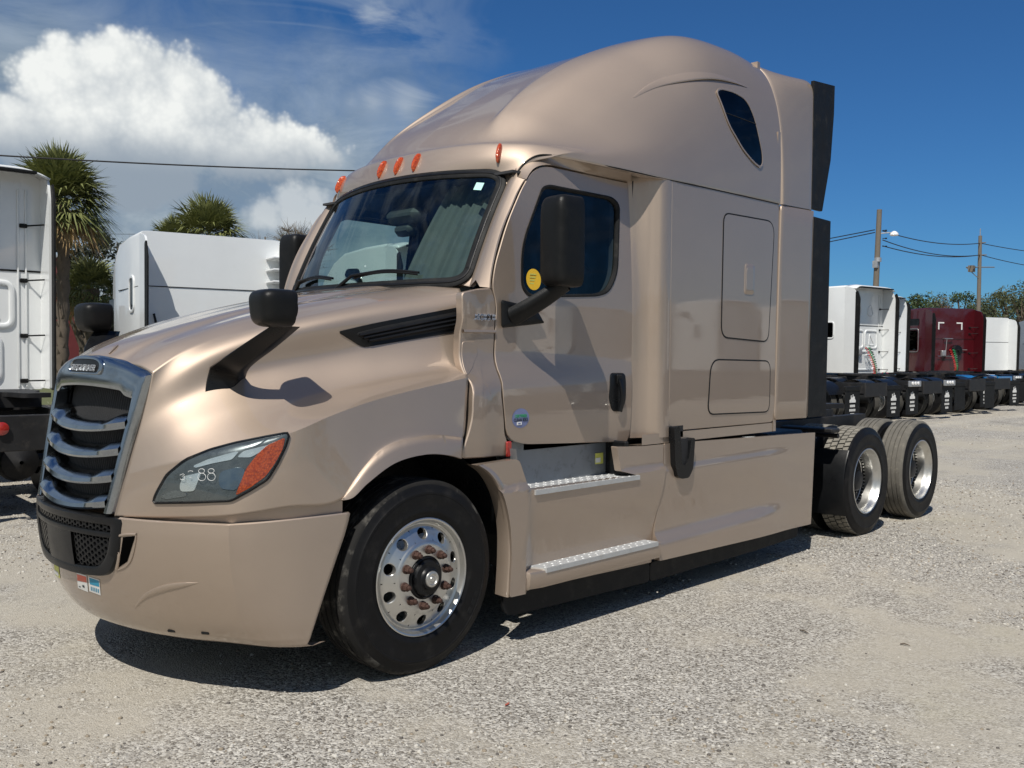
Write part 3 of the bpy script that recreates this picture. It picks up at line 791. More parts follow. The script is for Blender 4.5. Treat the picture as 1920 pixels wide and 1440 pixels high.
for du in range(0, 30, 2):
    dv = du*.62; st3 = decal('sticker', [(95+du,1048+dv),(104+du,1054+dv),(107.5+du,1081+dv),(98+du,1074+dv)], 'sticker_lemon', bumper, on_bump, .002)
    if st3:
        decal('print', [(96.5+du,1064+dv),(104+du,1069+dv),(105+du,1077+dv),(98+du,1072+dv)], 'sticker_white', st3, on_bump, .0028); break
for u, v in ((322,1186),(385,1190),(465,1213)):
    h = on_bump(u, v-3, .001)
    if h is not None: 
        q = B(); q.box(-.02,.02,-.004,.004,-.008,.008,.003, np.array(frame_rot((.55,-.8,0), h[1]).to_matrix())@np.array([[1,0,0],[0,0,1],[0,-1,0]]), h[0]); q.done('bumper_clip', 'satin_black', bumper)
# dark gap between hood and bumper
b = B(); e0 = np.array([p for p in net[-1][:5]])+np.array([.012,.006,.0]); e1 = e0.copy(); e1[:, 2] -= .08
b.grid(np.array([spl1(e0, 40, (2,))+np.array([-.004,.006,.0]), spl1(e0, 40, (2,))+np.array([.016,.024,-.006]), spl1(e1, 40, (2,))+np.array([.016,.024,0])]), flip=True)
Vc = b.verts(); n0 = len(Vc); mirror_copy(b.done('bumper_gap', 'tan_paint', truck))

# ================================================================== cab
def door_y(x, z):
    x = np.asarray(x, float); z = np.asarray(z, float)
    k = np.clip((x-.4)/1.5, 0, 1)
    low = -1.125+.025*k; up = -1.058-.028*k
    y = low+(up-low)*sstep(z, 1.44, 1.66)
    y = y+.045*np.clip((z-1.9)/.85, 0, 1.2)**1.4
    return y+.015*np.clip((1.3-z)/.25, 0, 1)**2
def XZ(px, y): return np.array([at(u, v, y=y)[[0, 2]] for u, v in px])
def XZd(px, f=None):
    """pixel -> x,z on the curved door surface"""
    f = f or door_y; out = []
    for u, v in px:
        y = -1.08
        for _ in range(6): p = at(u, v, y=y); y = float(f(p[0], p[2]))
        out.append(p[[0, 2]])
    return np.array(out)
door_px = [(1024,311),(1186,345),(1179,828),(985,833),(958,826),(949,812),(943,735),(941,712),(932,690),(931,567),(923,538),(928,497),(951,417),(980,349),(1000,318)]
door_o = rpoly(XZd(door_px), [.05,.03,.03,.05,.05,.03,.03,.02,.02,.04,.05,.08,.1,.08,.06], 5)
win_px = [(1030,347),(1147,370),(1161,384),(1157,513),(1142,547),(1122,555),(992,557),(978,538),(978,459),(1017,351)]
win_o = rpoly(XZd(win_px), [.06,.05,.05,.12,.08,.06,.05,.06,.12,.04], 6)
dn_ = panel(door_o, door_y, hole=win_o, n=220, k=18, lip=.03)
door = dn_.done('door', 'tan_paint', truck, ang=40)
c_ = win_o.mean(0)
# rubber channel, pane
W1 = by_angle(win_o, c_, 160); 
def wring(t, off): q = c_+(W1-c_)*t; return np.stack([q[:, 0], door_y(q[:, 0], q[:, 1])+off, q[:, 1]], -1)
b = B(); b.grid(np.array([wring(1.012,.004), wring(1.012,-.004), wring(.985,-.005), wring(.955,.006), wring(.95,.02)]), closeu=True, flip=True); b.done('window_seal', 'rubber', door)
b = B(); b.grid(np.array([wring(t, .016) for t in (.965,.7,.4,.02)]), closeu=True, flip=True); pane = b.done('window_pane', 'window_glass', door)
# inner trim with its own opening
ib = panel(np.array(c_+(by_angle(door_o, c_, 200)-c_)*.985), lambda x, z: door_y(x, z)+.055, hole=c_+(W1-c_)*1.03, n=160, k=6, lip=.03)
ib.done('door_trim', 'dash', door)
# pressed crease round the window
b = B(); q = by_angle(rpoly(XZd([(1022,336),(1160,366),(1172,384),(1166,560),(1146,578),(985,585)]), .08, 5), c_, 10)
# handle: recessed oval with pull
hp = rpoly(XZd([(1143,699),(1172,699),(1173,750),(1166,772),(1147,771),(1141,748)]), .03, 5)
hb = panel(hp, lambda x, z: door_y(x, z), n=48, k=4, lip=.02, out=.006, bev=.006); handle = hb.done('door_handle', 'satin_black', door)
hc_ = hp.mean(0)
b = B(); pts = [np.array([hc_[0]-.0+.012*math.sin(t*3), door_y(hc_[0], z)-.016-.012*math.sin(t*PI), z]) for t, z in zip(np.linspace(0, 1, 14), np.linspace(hc_[1]+.10, hc_[1]-.11, 14))]
rr = ribbon(pts, [np.array([0,-1,0])]*14, .034, .014); b.grid(rr); b.box(-.025,.025,-.012,.0,-.03,.03,.008, at=(hc_[0], door_y(*hc_)-.006, hc_[1]+.10)); b.done('handle_pull', 'satin_black', handle)
# stickers on door and pane
def disc(name, cx, cz, r, f, out, mat, parent, n=40, rx=1.):
    th = np.linspace(0, 2*PI, n, endpoint=False); b = B(); rows = []
    for t in (1, .5, .02): x = cx+r*rx*t*np.cos(th); z = cz+r*t*np.sin(th); rows.append(np.stack([x, f(x, z)-out, z], -1))
    b.grid(np.array(rows), closeu=True, flip=False); return b.done(name, mat, parent)
sx_, sz_ = XZd([(976,784)])[0]
stk = disc('sticker', sx_, sz_, .056, door_y, .0016, 'sticker_slate', door, rx=1.3)
ROT_SIDE = frame_rot((1,0,0), (0,-1,0))
for t, z, s_, m_ in (('CERTIFIED', .012, .023, 'hose_green'), ('CLEAN IDLE', -.010, .023, 'ink')):
    text('lettering', t, s_, (sx_, float(door_y(sx_, sz_))-.003, sz_+z), ROT_SIDE, m_, stk, .0004, bold=True, sx=.95)
b = B(); b.box(-.028,.012,-.001,0,-.018,.0,.0, at=(sx_-.005, float(door_y(sx_, sz_))-.0025, sz_-.021)); b.done('print', 'sticker_white', stk)
b = B(); b.box(-.018,.002,-.001,0,-.013,-.005,.0, at=(sx_-.005, float(door_y(sx_, sz_))-.0035, sz_-.021)); b.done('print', 'sticker_slate', stk)
yx, yz = XZd([(1000,524)], lambda x, z: door_y(x, z)+.016)[0]
ys_ = disc('sticker', yx, yz, .063, door_y, -.0135, 'sticker_yellow', pane, rx=1.)
for k in range(4):
    b = B(); b.box(-.035,.02-.006*k,-.0006,0,-.0035,.0035,.0, at=(yx, float(door_y(yx, yz))+.0128, yz+.03-.018*k)); b.done('print', 'sticker_lemon', ys_)
door2 = mirror_copy(door)
for ch_ in list(door.children):
    n_ = ch_.name.split('.')[0]
    if n_ == 'sticker': continue
    cc = mirror_copy(ch_, door2)
    for g2 in list(ch_.children):
        if g2.name.split('.')[0] != 'sticker': mirror_copy(g2, cc)

# ---- cowl side (between hood and door), down to the arch
def cowl_y(x, z):
    x = np.asarray(x, float); z = np.asarray(z, float)
    return door_y(x, z)-.012*(1-sstep(z, 1.3, 1.6))-.03*sstep(.62-x, 0, .2)*(1-sstep(z, 1.42, 1.55))-.02*sstep(.58-x, 0, .2)*sstep(z, 1.75, 1.85)
cw = [(866,548),(897,541),(922,540),(930,568),(930,690),(939,714),(941,738),(947,815),(953,830),(955,855),(868,860),(866,850),(880,808),(886,782),(887,745),(884,718),(874,706),(866,690),(867,600)]
cwl = rpoly(XZd(cw, cowl_y), [.02,.02,.02,.02,.03,.02,.02,.02,.02,.02,.02,.04,.06,.06,.04,.02,.02,.03,.02], 4)
b = panel(cwl, cowl_y, n=160, k=10, lip=.05, bev=.006); cowl_s = b.done('cowl_side', 'tan_paint', truck, ang=40)
# raised badge ledge + letters
lx0, lz0 = XZd([(869,590)], cowl_y)[0]; lx1, lz1 = XZd([(930,609)], cowl_y)[0]
b = B(); zc = XZd([(900,622)], cowl_y)[0][1]
pts = [np.array([x, float(cowl_y(x, zc)), zc+.012*(x-lx0)]) for x in np.linspace(lx0+.01, lx1-.01, 10)]
b.grid(ribbon(pts, [np.array([0,-1,.2])]*10, .018, .012)); b.done('cowl_ridge', 'tan_paint', cowl_s)
tx, tz = XZd([(904,594.5)], cowl_y)[0]
text('lettering', 'CASCADIA', .044, (tx, float(cowl_y(tx, tz))-.004, tz), frame_rot((1,0,.02), (0,-1,0)), 'lettering', cowl_s, .004, bold=True, sx=.92)
# inlet scoop notch at the hood edge
nx_ = rpoly(XZd([(866,640),(893,640),(896,664),(886,690),(876,706),(869,690)], cowl_y), .015, 4)
b = panel(nx_, lambda x, z: cowl_y(x, z)+.0, n=40, k=3, lip=.01, out=.003); b.done('cowl_notch', 'tan_paint', cowl_s)
rx_, rz_ = XZd([(952,842)], lambda x, z: cowl_y(x, z))[0]
b = B(); b.box(-.022,.022,-.014,.0,-.045,.045,.008, at=(rx_, float(cowl_y(rx_, rz_))-.001, rz_)); b.done('side_marker', 'red_lens', cowl_s)
cowl2 = mirror_copy(cowl_s)
for ch_ in list(cowl_s.children): mirror_copy(ch_, cowl2)

# ---- windshield surface
def ws(yf, t):
    """yf -1..1 across, t 0 bottom .. 1 top"""
    hw = .885-.02*t; y = yf*hw
    x = .345+(.735-.345)*t+(.215-.04*t)*np.abs(yf)**2.1; z = 2.055+(2.765-2.055)*t+.012*np.abs(yf)**2*(1-t)-.03*np.abs(yf)**2*t-.0
    return np.stack([x-.018*np.sin(t*PI), y, z], -1)
YF, TT = np.meshgrid(np.linspace(-.985, .985, 60), np.linspace(.0, .985, 24))
b = B(); b.grid(ws(YF, TT), flip=True); wind = b.done('windshield', 'windshield_glass', truck)
# black seal all round
cs_ = rpoly([(-1,-.01),(1,-.01),(1,.995),(-1,.995)], [.12,.12,.16,.16], 9)
# corner rounding in stretched units
Q = resample(cs_, 260); pts = ws(Q[:, 0], Q[:, 1]); 
def wsn(Q):
    a = ws(Q[:, 0]+.01, Q[:, 1])-ws(Q[:, 0]-.01, Q[:, 1]); c = ws(Q[:, 0], Q[:, 1]+.01)-ws(Q[:, 0], Q[:, 1]-.01); n = np.cross(a, c); n /= np.linalg.norm(n, axis=1)[:, None]; n[n[:, 0] > 0] *= -1; return n
pts2 = np.vstack([pts, pts[:2]]); nn2 = np.vstack([wsn(Q), wsn(Q)[:2]])
b = B(); b.grid(ribbon(pts2, nn2, .062, .012)); b.done('windshield_seal', 'rubber', wind)
b = B(); b.grid(ribbon(pts2, nn2, .018, .017)); b.done('seal_bead', 'satin_black', wind)
oi = rpoly([(-.985,.005),(.985,.005),(.985,.985),(-.985,.985)], [.12,.12,.16,.16], 9); oo = rpoly([(-1.06,-.05),(1.06,-.05),(1.05,1.035),(-1.05,1.035)], [.02]*4, 9)
b = B(); b.grid(np.array([ws(oi[:, 0], oi[:, 1])+np.array([.006,0,-.002]), ws(oo[:, 0], oo[:, 1])+np.array([.008,0,-.004])]), closeu=True); b.done('windshield_frame', 'tan_paint', truck, ang=60)
# inspection sticker, wipers
q0 = at(910,357,y=-.76); 
h = ws(np.array([-.875]), np.array([.90]))[0]; t1 = ws(np.array([-.78]), np.array([.91]))[0]; t2 = ws(np.array([-.875]), np.array([.83]))[0]
b = B(); o_ = wsn(np.array([[-.83,.88]]))[0]*.003; b.add([t2+o_, t2+(t1-h)*.62+o_, h+(t1-h)*.62+o_, h+o_], [(0,1,2,3)]); b.done('sticker', 'sticker_teal', wind)
for y0, y1, ya in ((-.10,-.60,.10), (.62,.12,.80)):
    yy = np.linspace(y0, y1, 14)/.885; pts = ws(yy, .075+.035*np.sin(np.linspace(0, PI, 14)))+wsn(np.stack([yy, np.full(14, .08)], -1))*.022
    b = B(); b.tube(pts, .008, 6); b.grid(ribbon(pts-np.array([0,0,.01]), [np.array([-.6,0,.8])]*14, .02, .008))
    pv = ws(np.array([ya/.885-.02]), np.array([-.02]))[0]; mid = pts[5]
    b.tube([pv, pv*.5+mid*.5+np.array([-.03,0,.03]), mid], [.014,.01,.008], 8); b.done('wiper', 'satin_black', wind)

# ---- A-pillar and door header: strip from windshield edge to door edge
pil_in = [ws(np.array([-1.03]), np.array([t]))[0] for t in (-.06,.1,.3,.5,.7,.85,.96)]
pil_out = [np.array([p[0], float(door_y(p[0], p[1])), p[1]]) for p in XZd([(922,540),(925,512),(936,461),(949,420),(964,384),(974,360),(986,338)])]
a_ = spl1(np.array(pil_in), 40); c2 = spl1(np.array(pil_out), 40)
b = B(); mid = a_*.5+c2*.5+np.array([-.022,-.018,.004]); b.grid(np.array([a_, a_*.72+mid*.30+np.array([-.004,-.004,0]), mid, c2*.8+mid*.2+np.array([0,-.004,0]), c2+np.array([-.012,-.0,0]), c2+np.array([-.006,.03,0])]), flip=True)
Vp = b.verts(); n0 = len(Vp); ap = b.done('windshield_pillar', 'tan_paint', truck, ang=50); mirror_copy(ap)

# ---- roof cap
seam_px = [(968,326,-.935),(985,303,-.965),(1008,290,-1.005),(1047,291,-1.05),(1100,301,-1.105),(1165,315,-1.16),(1240,332,-1.195),(1350,356,-1.20),(1460,381,-1.20)]
seam = [at(u, v, y=y) for u, v, y in seam_px]
hd = [ws(np.array([-f]), np.array([1.02]))[0] for f in (0,.25,.5,.72,.90)]+[ws(np.array([-1.0]), np.array([1.0]))[0]]
# stations along the length for the rows; each row: header, lights, visor ledge under/over, slope, crown, rear
R_c  = [hd[0],(.78,0,2.855),(.835,0,2.945),(.893,0,2.968),(1.13,0,3.182),(1.56,0,3.482),(2.1,0,3.79),(2.75,0,4.04),(3.25,0,4.10),(3.645,0,4.07)]
R_1  = [hd[1],(.785,-.23,2.855),(.84,-.23,2.945),(.90,-.23,2.968),(1.14,-.22,3.182),(1.57,-.22,3.482),(2.1,-.22,3.79),(2.75,-.22,4.04),(3.25,-.22,4.10),(3.645,-.22,4.07)]
R_2  = [hd[2],(.81,-.46,2.852),(.865,-.46,2.942),(.928,-.455,2.966),(1.165,-.50,3.186),(1.59,-.44,3.492),(2.1,-.45,3.79),(2.75,-.42,4.045),(3.25,-.45,4.10),(3.645,-.45,4.065)]
R_2b = [hd[3],(.85,-.66,2.845),(.905,-.655,2.935),(.972,-.645,2.961),(1.19,-.565,3.207),(1.60,-.50,3.52),(2.1,-.52,3.80),(2.75,-.60,4.045),(3.25,-.64,4.09),(3.645,-.64,4.055)]
R_3  = [hd[4],(.905,-.82,2.835),(.965,-.81,2.925),(1.045,-.785,2.953),(1.29,-.735,3.17),(1.68,-.70,3.475),(2.15,-.72,3.755),(2.75,-.79,4.015),(3.25,-.83,4.055),(3.645,-.84,4.02)]
R_4  = [hd[5],(.965,-.92,2.83),(1.05,-.92,2.918),(1.13,-.905,2.94),(1.44,-.90,3.09),(1.82,-.895,3.35),(2.25,-.91,3.62),(2.78,-.955,3.90),(3.25,-.99,3.95),(3.645,-1.00,3.925)]
R_5  = [seam[0]+np.array([.0,.01,.005]),(1.02,-.98,2.825),(1.16,-1.005,2.905),(1.28,-1.01,2.925),(1.60,-1.03,3.02),(1.98,-1.05,3.21),(2.38,-1.07,3.43),(2.82,-1.085,3.69),(3.26,-1.10,3.745),(3.645,-1.11,3.735)]
R_6  = [seam[1],(1.08,-1.03,2.825),(1.25,-1.075,2.885),(1.40,-1.095,2.90),(1.72,-1.125,2.96),(2.08,-1.152,3.06),(2.46,-1.165,3.18),(2.86,-1.172,3.34),(3.27,-1.178,3.41),(3.645,-1.18,3.42)]
R_7  = [seam[2],at(1030,289,y=-1.03),at(1047,291,y=-1.055),at(1100,301,y=-1.11),at(1165,315,y=-1.163),at(1240,332,y=-1.2),at(1300,345,y=-1.203),at(1350,356,y=-1.203),at(1405,369,y=-1.203),at(1463,382,y=-1.203)]
rows = [np.array(r_, float) for r_ in (R_c,R_1,R_2,R_2b,R_3,R_4,R_5,R_6,R_7)]
roofg = surf(rows, 130, 110)
b = B(); b.grid(roofg, flip=True)
e = roofg[-1]; inn_ = e.copy(); inn_[:, 1] = e[:, 1]+.10*np.clip(np.arange(len(e))/40., .15, 1); inn_[:, 2] -= .004
b.grid(np.array([e, e+np.array([0,.004,-.012]), inn_]), flip=True)     # soffit over the door
Vr = b.verts(); n0 = len(Vr)
roof = mesh_obj('roof_cap', np.concatenate([Vr, Vr*np.array([1,-1,1])]), b.F+[tuple(i+n0 for i in f)[::-1] for f in b.F], 'tan_paint', truck, ang=32)
wm = roof.modifiers.new('weld', 'WELD'); wm.merge_threshold = .0008
RB = BVHTree.FromPolygons([tuple(p) for p in Vr]+[tuple(p*np.array([1,-1,1])) for p in Vr], b.F+[tuple(i+n0 for i in f) for f in b.F])
# marker lamps on the brow
for yl, zl in ((.80,2.86),(.175,2.868),(0,2.868),(-.175,2.868),(-.80,2.86)):
    h, nn, i, dd = RB.ray_cast(Vector((-1, yl, zl)), Vector((1, 0, 0)))
    if nn.x > 0: nn = -nn
    upv = Vector((0, 0, 1)); upv = (upv-nn*upv.dot(nn)).normalized(); R3 = np.array(frame_rot(upv.cross(nn)*1.0, nn).to_matrix())
    b = B(); rows_ = []
    th = np.linspace(0, 2*PI, 20, endpoint=False)
    for s_, hgt in ((1.06,-.004),(1.06,.006),(1.0,.010),(.85,.024),(.5,.032),(.05,.034)):
        xx = .015*s_*np.cos(th); yy = .066*s_*np.sign(np.sin(th))*np.abs(np.sin(th))**.8
        rows_.append(np.stack([xx*(1+.0*yy), yy, np.full(20, hgt)], -1)@R3.T+np.array(h))
    b.grid(np.array(rows_), closeu=True); b.done('marker_lamp', 'amber', roof)
# header between door top and roof overhang
dt = np.array([[p[0], float(door_y(p[0], p[1])), p[1]] for p in XZd([(986,338),(1000,318),(1024,311),(1080,322),(1140,335),(1187,345)])])
dt = spl1(dt, 50); sm_ = spl1(np.array([seam[0],seam[1],seam[2],seam[3],seam[4],at(1187,320,y=-1.168)]), 50)
b = B(); b.grid(np.array([dt+np.array([0,.03,.0]), dt+np.array([0,-.004,.006]), dt*.55+sm_*.45+np.array([0,.012,0]), sm_+np.array([0,.02,-.006])]), flip=True); hdr = b.done('door_header', 'tan_paint', truck, ang=50); mirror_copy(hdr)
# black roof seam
spt = spl1(np.array(seam), 80); b = B(); b.tube(spt+np.array([0,.002,-.006]), .0065, 6); sl_ = b.done('roof_seam', 'rubber', roof); 
# side window of the sleeper roof
def roof_side(x, z):
    xx = np.atleast_1d(np.asarray(x, float)); zz = np.atleast_1d(np.asarray(z, float)); o = np.empty(xx.shape)
    for i in np.ndindex(xx.shape):
        h = RB.ray_cast(Vector((xx[i], -3, zz[i])), Vector((0, 1, 0)))[0]; o[i] = h.y if h is not None else -1.15
    return o
rwp = [(1342,171),(1350,166),(1375,172),(1398,186),(1412,215),(1421,250),(1429,290),(1429,309),(1424,314),(1412,304),(1392,280),(1366,235)]
f_rs = lambda x, z: roof_side(x, z)
rw_o = rpoly(XZd(rwp, lambda x, z: float(roof_side(x, z)[0])), .06, 5)
b = panel(rw_o, f_rs, n=80, k=3, lip=.012, out=.004, bev=.003); rwn = b.done('roof_window', 'black_glass', roof)
O_ = resample(rw_o, 100); O3 = np.stack([O_[:, 0], roof_side(O_[:, 0], O_[:, 1])-.004, O_[:, 1]], -1); O3 = np.vstack([O3, O3[:2]])
b = B(); b.grid(ribbon(O3, [np.array([0,-1,.3])]*len(O3), .016, .004)); b.done('window_trim', 'tan_paint', rwn)
pa, pb = XZd([(1358,211),(1417,233)], lambda x, z: float(roof_side(x, z)[0])); b = B()
b.tube([np.array([p[0], roof_side(p[0], p[1])[0]-.006, p[1]]) for p in (pa, pa*.5+pb*.5, pb)], .003, 5); b.done('window_bar', 'satin_black', rwn)
rw2 = mirror_copy(rwn); [mirror_copy(c, rw2) for c in list(rwn.children)]
# raised blister line above the window
bp_ = XZd([(1188,183),(1230,158),(1285,144),(1330,141),(1370,150),(1400,163)], lambda x, z: float(roof_side(x, z)[0])); bp_ = spl1(bp_, 40)
pts = np.stack([bp_[:, 0], roof_side(bp_[:, 0], bp_[:, 1]), bp_[:, 1]], -1); wv = np.sin(np.linspace(0, PI, 40))
b = B(); gr_ = ribbon(pts, [np.array([0,-.8,.6])]*40, .085, .0065); c0_ = gr_.mean(0); gr_ = pts+(gr_-pts)*(.15+.85*wv[None, :, None]); b.grid(gr_); bl = b.done('roof_blister', 'tan_paint', roof, ang=80); mirror_copy(bl)

# ---- pillar between door and sleeper, sleeper side
prof = [(1.868,-1.06),(1.872,-1.083),(1.885,-1.088),(1.93,-1.102),(1.98,-1.13),(2.02,-1.165),(2.05,-1.188),(2.085,-1.199),(2.15,-1.2)]
zt = np.linspace(1.10, 2.832, 24); pr = spl1(np.array(prof), 40, (1,))
g = np.array([np.stack([pr[:, 0], pr[:, 1]+(.045*max(0, (z-1.9)/.85)**1.4)*np.clip((1.98-pr[:, 0])/.1, 0, 1), np.full(40, z)], -1) for z in zt])
b = B(); b.grid(g); pl_ = b.done('sleeper_pillar', 'tan_paint', truck, ang=40); mirror_copy(pl_)
fs = lambda x, z: -1.2+0*np.asarray(x, float)+.018*np.clip((1.35-np.asarray(z, float))/.25, 0, 1)**2
sl_o = np.vstack([XZ([(1244,334)], -1.2)*0+np.array([2.15,2.835]), XZ([(1460,383)], -1.2), XZ([(1452,792)], -1.2), np.array([[2.15,1.135]])])
sl_o = rpoly(sl_o, [.002,.01,.02,.002], 4); b = panel(sl_o, fs, n=140, k=8, lip=.02, bev=.004); slp = b.done('sleeper_side', 'tan_paint', truck, ang=40)
zb_ = 1.135
b = B(); b.grid(np.array([[(x, -1.19+.0, z) for x in np.linspace(1.86, 3.58, 20)] for z in (1.128, 1.06)]), flip=False)
b.grid(np.array([[(x, -1.19, 1.06) for x in np.linspace(1.86, 3.58, 20)], [(x, -1.05, 1.055) for x in np.linspace(1.86, 3.58, 20)]])); sk_ = b.done('sleeper_sill', 'tan_paint', truck); mirror_copy(sk_)
# compartment doors with black gap lines
for px, rr_ in (([(1357,399),(1452,416),(1440,641),(1352,632)], [.07,.12,.08,.09]), ([(1333,674),(1444,677),(1442,772),(1327,777)], [.11,.08,.06,.08])):
    o_ = rpoly(XZ(px, -1.2), rr_, 7); b = panel(o_, lambda x, z: fs(x, z)-.003, n=90, k=5, lip=.006, bev=.004); cd_ = b.done('locker_door', 'tan_paint', slp, ang=40)
    O_ = resample(o_, 120); O3 = np.stack([O_[:, 0], fs(O_[:, 0], O_[:, 1]), O_[:, 1]], -1); O3 = np.vstack([O3, O3[:2]])
    b = B(); b.grid(ribbon(O3, [np.array([0,-1.,0])]*len(O3), .012, .0035)); b.done('door_gap', 'rubber', cd_)
    if rr_[0] == .07:
        o_ = rpoly(XZ([(1396,493),(1414,496),(1413,553),(1394,552)], -1.2), .03, 6); b = panel(o_, lambda x, z: fs(x, z)-.008, n=50, k=3, lip=.008, bev=.006); lt = b.done('latch', 'tan_paint', cd_, ang=60)
        o2 = o_.mean(0)+(o_-o_.mean(0))*.72; b = panel(o2, lambda x, z: fs(x, z)-.0095, n=50, k=3, lip=.004, bev=.002); b.done('latch_face', 'tan_paint', lt)
s2 = mirror_copy(slp)
for c in list(slp.children):
    c2_ = mirror_copy(c, s2)
    for g2 in list(c.children): 
        c3 = mirror_copy(g2, c2_)
# rear wall and inner lining
b = B(); b.box(3.60,3.64,-1.19,1.19,1.06,3.4); b.done('rear_wall', 'tan_paint', truck, smooth=False)
b = B(); b.box(3.60,3.64,-1.0,1.0,3.4,3.98); b.done('rear_wall', 'tan_paint', truck, smooth=False)
lin = B()
lin.box(.86,1.95,-.96,.96,2.72,2.735); lin.box(.45,1.98,-1.0,1.0,1.06,1.09)
lin.box(2.12,2.14,-1.16,1.16,1.1,2.83); lin.box(.9,2.1,-1.03,-1.0,1.08,1.7); lin.box(.9,2.1,1.0,1.03,1.08,1.7)
for s_ in (-1, 1): lin.box(1.90,2.13,s_*1.04-.02,s_*1.04+.02,1.1,2.8)
lin.done('cab_lining', 'dark_cloth', truck, smooth=False)
b = B(); b.box(.50,.98,-.93,.93,1.55,1.99,.06); b.box(.9,1.05,-.98,-.15,1.5,1.95,.05); b.done('dashboard', 'dash', truck)
for y in (-.55, .55):
    b = B(); b.box(1.25,1.8,y-.27,y+.27,1.45,1.62,.06); b.box(1.7,1.86,y-.26,y+.26,1.55,2.25,.06); b.box(1.72,1.84,y-.15,y+.15,2.26,2.48,.05); b.done('seat', 'dark_cloth', truck)
b = B(); tt_ = np.linspace(0, 2*PI, 40); b.tube(np.stack([1.1+.09*np.sin(tt_), -.55+.23*np.cos(tt_), 1.98+.2*np.sin(tt_)], -1), .015, 8); b.tube([(1.1,-.55,1.98),(.95,-.55,1.85)], .03, 8); b.tube([(1.1,-.77,1.98),(1.1,-.33,1.98)], .016, 8); b.done('steering_wheel', 'satin_black', truck)
b = B(); b.box(.78,.92,-.16,.16,2.50,2.60,.04); b.box(.80,.9,-.09,.09,2.42,2.5,.03); b.done('overhead_console', 'dash', truck)
# pleated folds added to imitate streaky reflections in the driver's side glass
yy = np.linspace(-.90,-.34,120); b = B(); rows_ = []
for t in np.linspace(0, 1, 10):
    p = ws(yy/.885+.0*yy, np.full(120, .02+.95*t)); fold = .012*np.sin(yy*75+1.2*np.sin(yy*21)+t*.8)+.006*np.sin(yy*160)
    rows_.append(p+np.stack([.16+fold+.05*t, 0*yy+.05*(1-t)*np.sin(yy*20)*0, 0*yy], -1))
b.grid(np.array(rows_), flip=True); b.done('streak_curtain', 'streak_curtain', truck, ang=80)

# ---- side extenders (fairing behind the sleeper), upper and lower, with rubber edges
def ext(zlo, zhi, x_lo, x_hi, rubber, mat='tan_paint'):
    """corner x at bottom and top of painted blade; rubber widths bottom and top"""
    pass
xe = 4.16
up_o = [(3.662,2.838),(xe,2.842),(xe-.02,3.925),(3.66,4.02)]
lo_o = [(3.65,2.838),(xe,2.845),(xe-.04,1.145),(3.60,1.150)]
fe = lambda x, z: -1.203-.02*np.clip((np.asarray(x, float)-3.65)/.5, 0, 1)+.0*np.asarray(z, float)
feu = lambda x, z: fe(x, z)+.20*np.clip((np.asarray(z, float)-3.35)/.67, 0, 1)**2.2*(1-.55*np.clip((np.asarray(x, float)-3.66)/.5, 0, 1))
b = panel(rpoly(lo_o, [.012,.004,.02,.02], 4), fe, n=120, k=6, lip=.03, bev=.006); exl = b.done('side_fairing', 'tan_paint', truck, ang=50)
ug = roofg[:, -1]                         # rear section of the roof cap carried back and squared off
ds = np.concatenate([[0], np.cumsum(np.linalg.norm(np.diff(ug, axis=0), axis=1))]); ds /= ds[-1]
sq_ = rpoly([(0,3.99),(-.55,3.985),(-1.215,3.93),(-1.218,3.3),(-1.218,2.85)], [0,.3,.16,.3,0], 9); sq_ = np.vstack([[(0,3.99)], sq_[1:-1], [(-1.218,2.85)]])
d2 = np.concatenate([[0], np.cumsum(np.linalg.norm(np.diff(sq_, axis=0), axis=1))]); d2 /= d2[-1]
rearp = np.stack([np.full(len(ds), 4.13), np.interp(ds, d2, sq_[:, 0]), np.interp(ds, d2, sq_[:, 1])], -1)
f0 = ug.copy(); f0[:, 0] = 3.656
g_ = []
for t, dx, up in ((0,-.012,-.014),(0,-.004,-.002),(0,.0,.004),(.04,0,.006),(.3,0,.004),(.6,0,.002),(.85,0,.0),(.97,0,.0),(1,0,-.004)):
    te = t**.8 if t > 0 else 0; q_ = f0*(1-te)+rearp*te; q_[:, 0] = 3.664+t*(4.13-3.664)+dx
    w_ = np.clip((q_[:, 2]-3.0)/.9, 0, 1); q_[:, 2] += up*w_; q_[:, 1] -= up*(1-w_); g_.append(q_)
g_ = np.array(g_); b = B(); b.grid(g_); q_ = g_[-1].copy(); q_[:, 1] += .03; b.grid(np.array([g_[-1], q_+np.array([0.002,0,-.02])])); q_ = g_[:, -1].copy(); q_[:, 1] += .04; b.grid(np.array([g_[:, -1], q_]))
exu = b.done('upper_fairing', 'tan_paint', truck, ang=50)
def rub(poly, y, th, name='fairing_edge'): 
    q = B(); q.prism(poly, 'y', y, y+th, bev=.004); return q.done(name, 'rubber', None, ang=30)
r1_ = rub([(xe-.045,1.15),(xe+.0,2.80),(xe+.30,2.795),(xe+.275,1.15)], -1.225, .035); r1_.parent = exl
r2_ = rub([(xe-.035,2.86),(xe-.035,3.90),(xe+.34,3.935),(xe+.335,3.70),(xe+.29,3.30),(xe+.15,2.86)], -1.221, .03); r2_.parent = exu
for o_ in (exl, exu):
    m_ = mirror_copy(o_)
    for c in list(o_.children): mirror_copy(c, m_)

